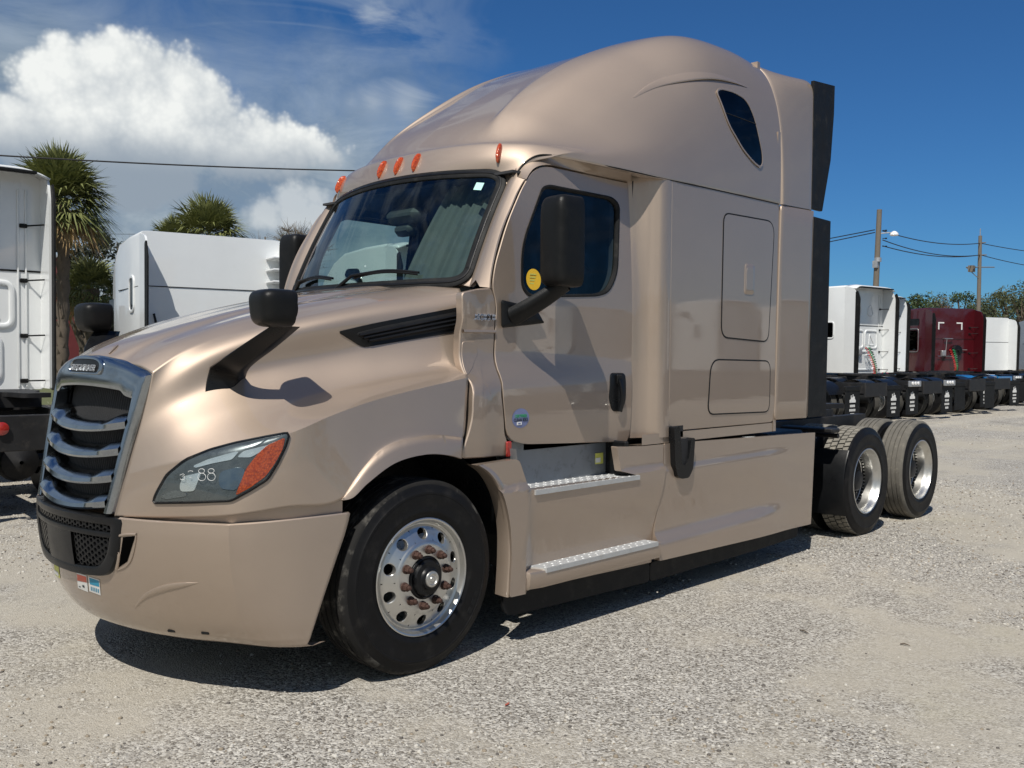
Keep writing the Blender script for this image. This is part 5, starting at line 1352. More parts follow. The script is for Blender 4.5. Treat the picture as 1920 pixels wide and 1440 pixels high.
def scatter(n, name, rmin, rmax, smin, smax, seed):
    r_ = np.random.default_rng(seed)
    ang = YAW+r_.uniform(-.62, .62, n*3); d = np.sqrt(r_.uniform(rmin**2, rmax**2, n*3))*1.0
    x = CX+np.sin(ang)*d; y = CY+np.cos(ang)*d
    keep = (1.3*smooth_noise(x, y, .33, 11)+.6*smooth_noise(x, y, 1.3, 5)+r_.normal(0, .35, n*3)) > .1
    x, y = x[keep][:n], y[keep][:n]; n = len(x)
    s_ = smin*(smax/smin)**r_.power(.45, n); V = ico[None]*np.array([1, 1, .62])*s_[:, None, None]*r_.uniform(.7, 1.25, (n, 11, 3))
    a = r_.uniform(0, 2*PI, n); ca, sa = np.cos(a)[:, None], np.sin(a)[:, None]
    V = np.stack([V[..., 0]*ca-V[..., 1]*sa, V[..., 0]*sa+V[..., 1]*ca, V[..., 2]], -1); V[..., 0] += x[:, None]; V[..., 1] += y[:, None]; V[..., 2] += (s_*.15)[:, None]
    F = (np.array(icf)[None]+np.arange(n)[:, None, None]*11).reshape(-1)
    me = bpy.data.meshes.new(name); me.vertices.add(n*11); me.vertices.foreach_set('co', V.reshape(-1).astype(np.float32))
    nf = n*15; me.loops.add(nf*3); me.loops.foreach_set('vertex_index', F.astype(np.int32)); me.polygons.add(nf); me.polygons.foreach_set('loop_start', np.arange(0, nf*3, 3, dtype=np.int32))
    tone = r_.choice(4, n, p=[.38, .29, .18, .15]); me.update(calc_edges=True)
    for m_ in ('stone_pale', 'stone_grey', 'stone_brown', 'stone_dark'): me.materials.append(MAT[m_])
    me.polygons.foreach_set('material_index', np.repeat(tone, 15).astype(np.int32)); me.update()
    o = link(bpy.data.objects.new(name, me)); o['kind'] = 'stuff'; return o
vary('stone_pale', (.47, .45, .405), .95, amp=.2, scale=60); vary('stone_grey', (.36, .335, .29), .9, amp=.25, scale=60)
vary('stone_brown', (.24, .20, .15), .9, amp=.25, scale=60); vary('stone_dark', (.10, .09, .08), .85, amp=.3, scale=60)
scatter(70000, 'loose_gravel', 2.2, 14, .0035, .0135, 3)
scatter(9000, 'loose_gravel', 12, 34, .008, .02, 9)
# bits of litter: dry leaf, twigs
def leaf(x, y, L, rz, mat='leaf_rust'):
    b = B(); q = [(-1,0,.1),(-.4,.35,.2),(.3,.3,.12),(1,0,.35),(.3,-.32,.2),(-.4,-.3,.12),(0,0,.02)]; ca, sa = math.cos(rz), math.sin(rz)
    b.add([(x+L*(p[0]*ca-p[1]*sa), y+L*(p[0]*sa+p[1]*ca), .006+L*p[2]*.6) for p in q], [(6,0,1),(6,1,2),(6,2,3),(6,3,4),(6,4,5),(6,5,0)]); return b.done('dry_leaf', mat, smooth=False)
p = at(951,1323, z=0); vary('dead_leaf', (.30, .07, .045), .7, amp=.3, scale=40); o = leaf(p[0], p[1], .022, .3, 'dead_leaf'); tag(o, 'small reddish dry leaf lying alone on the pale gravel', 'leaf')
for (u, v), (u2, v2), lb in (((1500,1181),(1516,1187),'dark twig on the gravel, the longer one nearer the truck'),((1688,1207),(1706,1210),'dark twig on the gravel, the right one further from the truck')):
    a, c2 = at(u, v, z=.008), at(u2, v2, z=.008); b = B(); m_ = (a+c2)/2+np.array([.003,.004,.004]); b.tube([a, m_, c2], [.004,.005,.002], 5); tag(b.done('twig', 'bark'), lb, 'twig', 'twigs on the gravel')

# ================================================================== parked tractors in the row behind
def row_truck(name, paint_m, H=3.93, rear='raised', deck='chassis', flaps=True, light_bar=False, fender=None, detail=True, win=True, ext='white', chassis_only=False, wall_style='panels', hoses=True, tail=0., lamps=False, frame_m='chassis', seam=2.40):
    """origin on the ground under the middle of the cab's rear wall; +y is the way it faces"""
    r = empty(name)
    hw = 1.17; zb = 1.10
    # ---- sleeper box with rounded roof edges; lofted towards the front
    prof = rpoly([(-hw,zb),(-hw,H-.02),(-hw+.12,H),(hw-.12,H),(hw,H-.02),(hw,zb)], [.02,.34,.3,.3,.34,.02], 7)
    prof = np.array(prof)
    secs = []
    for y, w, dz in ((0,1.,0),(.02,1.004,.006),(.8,1.0,.0),(1.6,.99,-.06*(H/3.9)),(2.1,.95,-.22*(H/3.9)),(2.6,.90,-.55*(H/3.9)),(3.0,.84,-1.0*(H/3.9)),(3.15,.8,-1.15*(H/3.9))):
        q = prof.copy(); t = np.clip((q[:, 1]-2.0)/(H-2.0), 0, 1); secs.append(np.stack([q[:, 0]*w, np.full(len(q), y)-.25*t*0, q[:, 1]+dz*t], -1))
    b = B(); b.grid(np.array(secs), closeu=True); n_ = len(prof)
    b.add([(p[0], 0, p[1]) for p in prof], [tuple(range(n_))]); b.add([tuple(p) for p in secs[-1]], [tuple(range(n_))[::-1]])
    cab = b.done('cab', paint_m, r, ang=35)
    # hood and windshield far side
    b = B(); b.grid(np.array([[(-.8,3.1,1.0),(-.8,3.1,2.05),(.8,3.1,2.05),(.8,3.1,1.0)],[(-.95,4.1,1.0),(-.62,4.1,1.85),(.62,4.1,1.85),(.95,4.1,1.0)],[(-.98,4.75,.75),(-.5,4.7,1.6),(.5,4.7,1.6),(.98,4.75,.75)],[(-.9,4.9,.3),(-.45,4.95,.9),(.45,4.95,.9),(.9,4.9,.3)]])); b.done('hood', paint_m, r)
    b = B(); b.box(-.9,.9,2.62,2.66,2.08,2.75,.04); b.done('windshield', 'black_glass', r)
    for s_ in (-1, 1):
        b = B(); b.box(s_*1.05-.015, s_*1.05+.015, 2.15, 2.9, 2.0, 2.6, .06); b.done('cab_window', 'black_glass', r)
        b = B(); b.box(s_*1.35-.11, s_*1.35+.11, 2.95, 3.1, 2.0, 2.5, .05); b.tube([(s_*1.0,2.95,1.85),(s_*1.32,3.02,2.05)], .035, 8); b.done('door_mirror', 'plastic', r)
        g = superell((s_*1.02,4.2,1.88), (.10,.10,.085), .6, .6, 20, 12); b = B(); b.grid(g, closeu=True); b.tube([(s_*.85,4.35,1.5),(s_*1.0,4.22,1.82)], .03, 8); b.done('hood_mirror', 'plastic', r)
        make_simple_wheel(r, s_*1.03, 3.75, s_, 'front_wheel')
    if win:
        for s_ in (-1, 1):
            b = B(); o_ = rpoly([(.42,2.30),(.72,2.30),(.72,2.86),(.42,2.86)], .10, 6); 
            q = [(y, z) for y, z in o_]
            b.prism(q, 'x', s_*(hw*1.0)-.004, s_*(hw)+.012*s_+.004 if s_ > 0 else s_*hw-.010); f_ = b.done('side_window', 'black_glass', r, ang=30)
            O3 = np.array([(s_*(hw+.008), y, z) for y, z in resample(o_, 60)]); O3 = np.vstack([O3, O3[:2]]); b = B(); b.grid(ribbon(O3, [np.array([s_,0,0])]*len(O3), .05, .016)); b.done('window_frame', paint_m, f_)
    if rear == 'raised':
        for s_ in (-1, 1):
            b = B(); b.prism(rpoly([(.75,H-.85),(1.0,H-.42),(1.45,H-.40),(1.55,H-.55),(1.15,H-.62)], .08, 5), 'x', s_*(hw-.03), s_*(hw+.014)); b.done('roof_window', 'black_glass', r, ang=30)
    # ---- rear wall: pressed panels
    if wall_style == 'panels':
        for (x0, x1, z0, z1) in ((-.78,-.06,1.98,2.58),(.06,.78,1.98,2.58),(-.62,.62,1.22,1.85)):
            o_ = resample(rpoly([(x0,z0),(x1,z0),(x1,z1),(x0,z1)], .12, 6), 72); O3 = np.array([(x, -.004, z) for x, z in o_]); O3 = np.vstack([O3, O3[:2]])
            b = B(); b.grid(ribbon(O3, [np.array([0,-1.,0])]*len(O3), .075, .022)); b.done('wall_bead', paint_m, cab, ang=60)
        for sx in (-1, 1):
            for tri in ([(.30,2.08),(.62,2.08),(.34,2.46)], [(.12,1.75),(.50,1.75),(.50,1.34)], [(.20,H-.98),(.52,H-.98),(.42,H-.62),(.22,H-.72)]):
                o_ = resample(rpoly([(sx*a, c2) for a, c2 in tri], .05, 5), 48); O3 = np.array([(x, -.004, z) for x, z in o_]); O3 = np.vstack([O3, O3[:2]])
                b = B(); b.grid(ribbon(O3, [np.array([0,-1.,0])]*len(O3), .045, .014)); b.done('wall_bead', paint_m, cab, ang=60)
        b = B(); b.box(-hw+.02,hw-.02,-.008,.0,2.74,2.765); b.done('wall_seam', 'rubber', cab, smooth=False)
        for sx in (-1, 1):
            for w_ in (.86, .96): 
                b = B(); b.box(sx*w_-.012, sx*w_+.012, -.02, .0, 1.14, H-.25, .005); b.done('wall_rib', paint_m, cab)
    elif wall_style == 'plain':
        b = B(); b.box(-hw+.02,hw-.02,-.008,.0,seam,seam+.014); b.box(-hw-.004,hw+.004,.0,1.6,seam,seam+.012); b.done('wall_seam', 'rubber', cab, smooth=False)
    # ---- side extenders with rubber trailing edges and struts
    if ext:
        for s_ in (-1, 1):
            zt = H-.04
            pl = [(0,zb+.02),(-.44,zb+.02),(-.46,zt-.35),(-.36,zt-.08),(0,zt)]
            b = B(); pr_ = rpoly(pl, [.01,.02,.1,.1,.05], 5); b.prism(pr_, 'x', s_*(hw-.02), s_*(hw+.012)); e_ = b.done('side_fairing', paint_m if ext == 'white' else ext, r, ang=30)
            b = B(); b.prism(rpoly([(-.40,zb+.0),(-.56,zb+.0),(-.60,zt-.42),(-.50,zt-.16),(-.42,zt-.2)], .03, 4), 'x', s_*(hw+.010), s_*(hw+.034)); b.done('fairing_edge', 'rubber', e_, ang=30)
            if detail:
                for z in (1.22, 1.85, 2.62, H-.75):
                    b = B(); b.tube([(s_*(hw-.22),-.01,z),(s_*(hw-.03),-.24,z+.01)], .012, 6); b.box(s_*(hw-.24)-.05,s_*(hw-.24)+.05,-.035,-.002,z-.03,z+.03,.01); b.done('fairing_strut', 'plastic', e_)
        if rear == 'raised':
            b = B(); g = [[(x, y, zz-.10*max(0, (abs(x)-.8)/.37)**2) for x in np.linspace(-hw, hw, 24)] for y, zz in ((.02,H+.005),(-.2,H+.0),(-.42,H-.05))]; b.grid(np.array(g)); rf_ = b.done('roof_fairing', paint_m, r, ang=60); md = rf_.modifiers.new('t', 'SOLIDIFY'); md.thickness = .03
            b = B(); b.box(-1.0,1.0,-.5,-.40,H-.09,H-.05,.01); b.done('roof_edge', 'rubber', rf_)
    # ---- chassis
    b = B()
    for s_ in (-1, 1): b.box(s_*.43-.045,s_*.43+.045,-4.75-tail,4.6,.78,1.02)
    for y in (-.6,-1.7,-2.9-tail,-3.9-tail,-4.7-tail): b.box(-.43,.43,y-.05,y+.05,.80,.98)
    b.box(-.5,.5,-4.79-tail,-4.74-tail,.70,1.04,.01)
    b.done('frame_rail', frame_m, r, smooth=False)
    n0c = set(r.children)
    b = B(); b.box(-.55,.55,-1.9+tail,-.15+tail,1.025,1.06); b.done('deck_plate', frame_m, r, smooth=False)
    for s_ in (-1, 1):
        b = B(); b.lathe([(.02,-.75+tail),(.29,-.75+tail),(.31,-.72+tail),(.31,1.9+tail),(.29,1.95+tail),(.02,1.95+tail)], 24, (s_*.86,0,.60)); b.done('fuel_tank', 'alloy', r)
        for y in (-2.45, -3.77): 
            make_simple_wheel(r, s_*.97, y, s_, 'rear_wheel', dual=True)
            if fender:
                b = B(); a = np.radians(np.linspace(25, 155, 20)); R_ = .57
                b.grid(np.array([[(x, y+rr_*math.cos(t), .5+rr_*math.sin(t)) for t in a] for rr_, x in ((R_-.02,s_*1.235),(R_+.008,s_*1.235),(R_+.012,s_*1.2),(R_+.012,s_*.62))])); b.done('wheel_fender', fender, r, ang=40)
    b = B(); g_ = rpoly([(-.45,-2.25),(-.48,-2.7),(-.30,-3.2),(-.42,-3.5),(-.12,-3.5),(-.05,-3.1),(.05,-3.1),(.12,-3.5),(.42,-3.5),(.30,-3.2),(.48,-2.7),(.45,-2.25)], .06, 4); b.prism(g_, 'z', 1.14, 1.19); b.box(-.40,.40,-3.1,-2.5,1.02,1.14); b.done('fifth_wheel', 'chassis', r)
    for y in (-2.45, -3.77):
        b = B(); b.tube([(-.95,y,.5),(.95,y,.5)], .07, 10); b.lathe([(.02,-.18),(.18,-.12),(.21,0),(.18,.12),(.02,.18)], 18, (0,y,.5), axis='y'); b.done('axle', 'chassis', r)
    for s_ in (-1, 1): b = B(); b.lathe([(.02,-.14),(.12,-.14),(.12,.14),(.02,.14)], 14, (s_*.5,-4.2,.62), axis='y'); b.done('air_spring', 'rubber', r)
    if flaps:
        for s_ in (-1, 1):
            b = B(); b.box(s_*.93-.305,s_*.93+.305,-4.72,-4.70,.18,.88); b.box(s_*.93-.32,s_*.93+.32,-4.74,-4.66,.86,.96,.01); fl = b.done('mud_flap', 'rubber', r, smooth=False)
            if flaps == 'print':
                e_ = B(); cx = s_*.93; y_ = -4.7215
                e_.prism([(cx-.13,.58),(cx+.13,.58),(cx+.13,.63),(cx+.09,.67),(cx+.09,.72),(cx+.03,.72),(cx+.03,.77),(cx-.0,.77),(cx-.0,.70),(cx-.05,.70),(cx-.05,.75),(cx-.08,.75),(cx-.08,.66),(cx-.13,.64)], 'y', y_, y_-.001)
                for j, (n_, w_) in enumerate(((5,.034),(6,.032),(4,.034))):
                    zz = .50-.10*j
                    for k in range(n_): x0 = cx-(n_*.044)/2+k*.044; e_.box(x0, x0+w_, y_-.001, y_, zz-.028, zz+.028)
                pr = e_.done('flap_print', 'sticker_white', fl, smooth=False); pr['kind'] = 'stuff'
    for s_ in (-1, 1):
        if not (light_bar or lamps): continue
        if light_bar:
            b = B(); b.box(s_*.93-.30,s_*.93+.30,-4.80,-4.75,.90,1.05,.01); lb_ = b.done('light_bar', 'galv', r)
            for k in (-1, 0, 1):
                b = B(); b.lathe([(.048,0),(.048,-.016),(.03,-.024),(.001,-.026)], 16, (s_*.93+k*.14,-4.80,.985)); b.done('tail_lamp', 'white_lens', lb_)
        else:
            for x, m_ in ((.36,'red_lens'),(.58,'white_lens')):
                b = B(); b.lathe([(.062,0),(.062,-.02),(.04,-.03),(.001,-.032)], 18, (s_*x,-4.80 if x < .5 else -4.74,.92)); b.done('tail_lamp', m_, r)
    for c_ in list(r.children):        # the tail may sit further back than the cab
        if c_ not in n0c and tail: c_.location.y -= tail
    if hoses:
        for x0, m_, ph in ((-.10,'hose_red',0),(.0,'hose_green',1.),(.09,'hose_black',2.)):
            t = np.linspace(0, 1, 260); z = 2.0-.75*t+.0; a = t*2*PI*22
            pts = np.stack([x0+.045*np.cos(a)+.06*np.sin(t*4+ph)-.25*t, -.16-.25*np.sin(t*PI)+.045*np.sin(a)-.25*t, 2.0-1.0*np.sin(t*PI*.62)], -1); b = B(); b.tube(pts, .011, 4); b.done('air_hose', m_, r)
        b = B(); b.box(-.45,-.25,-.12,-.004,1.72,1.95,.02); b.done('hose_bracket', 'galv', r)
    return r
WHEEL = {}
def make_simple_wheel(r, x, y, s_, name, dual=False):
    key = (s_, dual)
    if key not in WHEEL:
        b = B(); pr_ = [(.30,-.14),(.40,-.15),(.47,-.135),(.50,-.11),(.508,-.10),(.508,.10),(.50,.11),(.47,.135),(.40,.15),(.30,.14)]
        if dual: pr_ = [(q, h-.17*s_*-1*-1) for q, h in pr_]
        b.lathe([(q, h) for q, h in [(a, c2) for a, c2 in [(.30,-.14),(.40,-.15),(.47,-.135),(.50,-.112)]]], 44, axis='x', mi=0)
        tp = [(.50,-.112),(.506,-.105)]+[z for g_ in (-.055,0,.055) for z in ((.508,g_-.010),(.497,g_-.008),(.497,g_+.008),(.508,g_+.010))]+[(.506,.105),(.50,.112)]
        b.lathe(tp, 44, axis='x', mi=1); b.lathe([(.50,.112),(.47,.135),(.40,.15),(.30,.14)], 44, axis='x', mi=0)
        if dual:
            c3 = (-s_*.34,0,0)
            b.lathe([(.30,-.14),(.40,-.15),(.47,-.135),(.50,-.112)], 44, c3, axis='x', mi=0); b.lathe(tp, 44, c3, axis='x', mi=1); b.lathe([(.50,.112),(.47,.135),(.40,.15),(.30,.14)], 44, c3, axis='x', mi=0)
        V = b.verts(); F2 = []
        for f in b.F:
            p = V[list(f)]; n = np.cross(p[1]-p[0], p[2]-p[0]); q = p.mean(0); cxx = -s_*.34 if (dual and abs(q[0]+s_*.34) < abs(q[0])) else 0
            rr = math.hypot(q[1], q[2]); ref = q-np.array([cxx, q[1]/rr*.4, q[2]/rr*.4]); F2.append(f if n@ref >= 0 else f[::-1])
        b.F = F2; t = b.done('tyre', ['tyre_side', 'tread_worn'], None, ang=40); me = t.data; bpy.data.objects.remove(t)
        b = B(); d_ = s_*(.05 if dual else 1)
        if dual: rp = [(.30,.14),(.292,.145),(.285,.10),(.27,.05),(.26,-.04),(.18,-.06),(.11,-.05),(.105,.03),(.09,.05),(.001,.055)]
        else: rp = [(.30,.14),(.292,.145),(.28,.12),(.26,.10),(.20,.125),(.11,.14),(.10,.18),(.001,.19)]
        b.lathe([(a, c2*s_) for a, c2 in rp], 40, axis='x'); b.F = [f[::-1] for f in b.F] if s_ < 0 else b.F
        rim = b.done(name, 'alloy', None, ang=35); m2 = rim.data; bpy.data.objects.remove(rim); WHEEL[key] = (me, m2)
    me, m2 = WHEEL[key]
    w = link(bpy.data.objects.new(name, m2), r); w.location = (x, y, .5)
    t = link(bpy.data.objects.new('tyre', me), w)
    return w
vary('tread_worn', (.07, .067, .06), .8, amp=.3, scale=10, dirt=((.14, .13, .11), .4, 10.), bump=.2, bscale=120)
def place(r, x, y, th): r.location = (x, y, 0); r.rotation_euler = (0, 0, -math.radians(th)); return r
GRP = 'semi trucks parked in the row behind'
def pl(u, y): return at(u, 664, y=y)[0]
t1 = place(row_truck('semi_truck', 'white_paint', 4.13, 'raised', lamps=True), .71, 9.35, 6); tag(t1, 'white sleeper truck seen from behind at the far left edge', 'semi truck', GRP)
t2 = place(row_truck('semi_truck', 'white_paint', 3.56, None, wall_style='plain', hoses=False, detail=False, seam=2.68), 4.70, 9.55, 12); tag(t2, 'white truck with plain tall rear wall behind the tan hood', 'semi truck', GRP)
for k in range(4):
    b = B(); b.box(.86,1.155,-.40,-.01,2.62+k*.2,2.65+k*.2,.008); b.done('fairing_fin', 'white_paint', t2)
b = B(); b.tube([(.8,-.02,2.62),(.86,-.2,2.66),(.95,-.35,2.55),(1.0,-.38,2.3)], .018, 6); b.done('air_hose', 'hose_black', t2)
b = B(); b.tube([(-.98,-.05,2.25),(-.80,-.04,1.5)], .02, 6); b.done('grab_rail', 'satin_black', t2)
t3 = place(row_truck('semi_truck', 'white_paint', 3.75, 'raised', detail=False, hoses=False), 9.35, 9.3, 6); tag(t3, 'white truck glimpsed through the tan truck windshield', 'semi truck', GRP)
tA = place(row_truck('semi_truck', 'white_paint', 3.6, None, flaps='print', hoses=False, detail=False, fender='satin_black'), 19.95, 9.35, 7); tag(tA, 'truck showing only its rear wheels and printed mud flaps just behind the tan truck', 'semi truck', GRP)
tB = place(row_truck('semi_truck', 'black_paint', 3.5, None, flaps='print', light_bar=True, hoses=False, detail=False, fender='satin_black'), 23.2, 9.2, 7); tag(tB, 'truck with three round lamps in bars above its printed mud flaps', 'semi truck', GRP)
tC = place(row_truck('semi_truck', 'black_paint', 3.78, None, flaps=True, hoses=False, detail=False, fender='satin_black', ext='black_paint', win=False, tail=2.6), 26.8, 11.7, 7); tag(tC, 'truck chassis with plain black mud flaps, right of the one with three-lamp bars', 'semi truck', GRP)
tD = place(row_truck('semi_truck', 'white_paint', 4.10, 'raised', flaps='print', fender='satin_black'), 29.1, 9.15, 9); tag(tD, 'white raised roof truck with coloured hoses, under the leaning pole', 'semi truck', GRP)
tE = place(row_truck('semi_truck', 'white_paint', 4.0, 'raised', flaps=True, light_bar=True, fender='blue_paint', frame_m='blue_paint'), 32.6, 10.1, 9); tag(tE, 'white truck mostly hidden, a strip showing left of the dark red one', 'semi truck', GRP)
tR = place(row_truck('semi_truck', 'red_paint', 3.62, None, flaps=True, ext='red_paint', wall_style='plain', fender='satin_black', hoses=True, win=False, frame_m='chassis'), 36.0, 8.65, 30); tag(tR, 'dark red truck with two white corner brackets on its rear wall', 'semi truck', GRP)
# corner reflectors, exhaust pot and grab rails on the red one
for sx in (-1, 1):
    b = B(); b.box(sx*.42-.16 if sx < 0 else sx*.42-.12, sx*.42+.12 if sx < 0 else sx*.42+.16, -.012, -.002, 3.02, 3.07); b.box(sx*.55-.025, sx*.55+.025, -.012, -.002, 2.78, 3.02); b.done('corner_reflector', 'sticker_white', tR, smooth=False)
for zz, hh, ya, yb in ((3.08,.13,.35,.9),(2.35,.40,.45,.95)):
    for s_ in (-1, 1):
        b = B(); o_ = rpoly([(ya,zz-hh),(yb,zz-hh),(yb,zz+hh),(ya,zz+hh)], .06, 5); b.prism(o_, 'x', s_*1.15, s_*1.182); b.done('side_window', 'black_glass', tR, ang=30)
        if hh > .2:
            O3 = np.array([(s_*1.175, y, z) for y, z in resample(rpoly([(ya-.06,zz-hh-.06),(yb+.06,zz-hh-.06),(yb+.06,zz+hh+.06),(ya-.06,zz+hh+.06)], .1, 5), 60)]); O3 = np.vstack([O3, O3[:2]]); b = B(); b.grid(ribbon(O3, [np.array([s_,0,0])]*len(O3), .03, .012)); b.done('window_frame', 'alloy', tR)
b = B(); b.lathe([(.001,-.22),(.05,-.22),(.06,-.16),(.20,-.15),(.22,-.12),(.22,-.01)], 24, (.28,0,1.95)); b.done('lamp_pod', 'satin_black', tR)
b = B(); b.tube([(-.35,-.02,2.42),(-.35,-.10,2.42),(.05,-.10,2.42),(.05,-.02,2.42)], .018, 8); b.tube([(-.22,-.09,2.40),(-.28,-.09,1.75)], .016, 6); b.tube([(-.62,-.08,1.72),(.1,-.08,1.72)], .016, 6); b.tube([(.45,-.06,1.98),(.78,-.06,1.98)], .018, 6); b.done('grab_rail', 'alloy', tR)
tW = place(row_truck('semi_truck', 'white_paint', 3.55, None, flaps=True, ext='white', wall_style='plain', hoses=False, fender='satin_black', detail=False), 44.0, 9.6, 24); tag(tW, 'white truck right of the dark red one', 'semi truck', GRP)
tG = place(row_truck('semi_truck', 'grey_paint', 3.65, None, flaps=True, ext='grey_paint', wall_style='plain', hoses=False, light_bar=True, detail=False), 50.5, 8.0, 10); tag(tG, 'grey truck at the right edge, last of the row', 'semi truck', GRP)
# trucks across the yard behind the camera, seen only as reflections in the paint
for k, (x, y, th) in enumerate(((14.5,-17,172),(19,-16.4,174),(23.5,-17.2,171),(28.6,-16.6,173),(34,-17,172))):
    c_ = copy_tree(t3); c_.location = (x, y, 0); c_.rotation_euler = (0, 0, -math.radians(th)); tag(c_, 'white truck across the yard behind the viewer, '+['first','second','third','fourth','last'][k]+' along its row', 'semi truck', 'trucks across the yard')

# ================================================================== poles and wires
def pole(u_top, v_top, D, lean, r0, label):
    top = at(u_top, v_top, D=D); base = np.array([top[0]-lean[0], top[1]-lean[1], 0]); o = empty('utility_pole', tuple(base)); tag(o, label, 'utility pole', 'wooden utility poles')
    b = B(); t = np.linspace(0, 1, 8)[:, None]; b.tube((top-base)*t, r0*(1-.28*t[:, 0]), 12); b.done('pole', 'wood', o); return o, base, top
po1, b1, tp1 = pole(1649, 393, 47, (.16, -.17), .17, 'leaning wooden utility pole with a floodlight, above the white truck')
po2, b2, tp2 = pole(1838, 442, 60, (0, 0), .15, 'upright wooden utility pole with crossarm fittings, right of the other one')
sidev = RX/np.linalg.norm(RX)
q = at(1657,438,D=47)-b1
b = B(); b.tube([q-sidev*.2, q+sidev*.28+np.array([0,0,.05]), q+sidev*.45], .03, 6); b.done('lamp_arm', 'galv', po1)
b = B(); b.lathe([(.03,.0),(.10,-.02),(.20,-.12),(.21,-.2),(.17,-.24),(.01,-.26)], 20, tuple(q+sidev*.52+np.array([0,0,.13])), axis='z'); b.done('floodlight', 'white_lens', po1)
q = at(1646,487,D=47)-b1; b = B(); b.tube([q+np.array([0,0,.1]), q+np.array([0,0,-.1])], .17, 12); b.box(-.12,.12,-.12,.12,-.25,.1,at=q-sidev*.1+np.array([0,0,-.15])); b.done('pole_collar', 'galv', po1)
for v_ in (432, 447, 462): 
    q = at(1650,v_,D=47)-b1; b = B(); b.tube([q+sidev*.12, q+sidev*.3], .02, 6); b.lathe([(.02,-.04),(.05,-.02),(.05,.02),(.02,.04)], 10, tuple(q+sidev*.3), axis='z'); b.done('insulator', 'satin_black', po1)
for v_, w_ in ((455,.35),(478,.4),(501,.9)):
    q = at(1838,v_,D=60)-b2; b = B(); b.tube([q-sidev*(w_ if w_ > .5 else .1), q+sidev*w_], .035, 6); 
    if w_ > .5: b.tube([q-sidev*w_, q-sidev*.1+np.array([0,0,-.7])], .025, 6); b.box(-.22,.22,-.15,.15,-.3,.1,at=q-sidev*.55)
    b.done('crossarm', 'wood', po2)
q = at(1838,436,D=60)-b2; b = B(); b.tube([q+np.array([0,0,-.5]), q+np.array([0,0,.25])], .03, 6); b.done('pole_spike', 'galv', po2)
def wire(name, a, c2, sag, r_, label, n=24):
    t = np.linspace(0, 1, n)[:, None]; p = a*(1-t)+c2*t; p[:, 2] -= sag*4*(t[:, 0]*(1-t[:, 0])); b = B(); b.tube(p, r_, 5); tag(b.done(name, 'wire'), label, 'wire', 'overhead power lines')
wl = 'power line'
wire('power_line', at(-160,281,D=24), at(820,322,D=31), .12, .022, 'thick black overhead line crossing the clouds at upper left')
for a, c2, sg, lb in (((900,545,105),(1640,431,47),.45,'thin wire from the sleeper to the leaning pole, upper one'),((900,560,105),(1640,436,47),.45,'thin wire from the sleeper to the leaning pole, lower one'),
                  ((1655,433,47),(1838,456,60),.3,'topmost wire between the two utility poles'),((1655,450,47),(1838,478,60),.35,'middle wire between the two utility poles'),((1655,461,47),(1838,478,60),.3,'lowest wire between the two utility poles'),
                  ((1838,456,60),(2100,475,80),.4,'topmost wire right of the second pole'),((1838,478,60),(2100,505,80),.5,'lower wire right of the second pole')):
    wire('power_line', at(a[0],a[1],D=a[2]), at(c2[0],c2[1],D=c2[2]), sg, .026 if sg > .29 else .02, lb)
wire('power_line', at(100,432,D=52), at(300,438,D=52), .1, .012, 'thin wire behind the palm trunk, upper left')

# ================================================================== palms, trees
def fan_frond(b, org, dirv, L, rad, n=22, droop=.25, mi=0, width=.035):
    """sabal frond: petiole and a fan of narrow leaflets"""
    d = np.array(dirv, float); d /= np.linalg.norm(d); side = np.cross(d, [0,0,1.]); side /= max(np.linalg.norm(side), 1e-6); up = np.cross(side, d)
    tip = org+d*L+np.array([0,0,-droop*L*.4]); b.add([org-side*.015, org+side*.015, tip+side*.012, tip-side*.012], [(0,1,2,3)], mi)
    V = []; F = []
    for k in range(n):
        a = (k/(n-1)-.5)*3.6; dv = d*math.cos(a)+side*math.sin(a)+up*(.22*math.cos(a*.8)-.05)+RNG.normal(0,.05,3); dv /= np.linalg.norm(dv)
        r_ = rad*(.75+.25*math.cos(a*.6))*RNG.uniform(.85,1.1); s2 = np.cross(dv, up); s2 /= max(np.linalg.norm(s2), 1e-6)
        m_ = tip+dv*r_*.55+np.array([0,0,-droop*r_*.10]); e = tip+dv*r_+np.array([0,0,-droop*r_*.55*RNG.uniform(.4,1.5)])
        i = len(V); V += [tip+s2*.006, tip-s2*.006, m_+s2*width, m_-s2*width+up*.01, e]; F += [(i,i+1,i+3,i+2),(i+2,i+3,i+4)]
    b.add(V, F, mi)
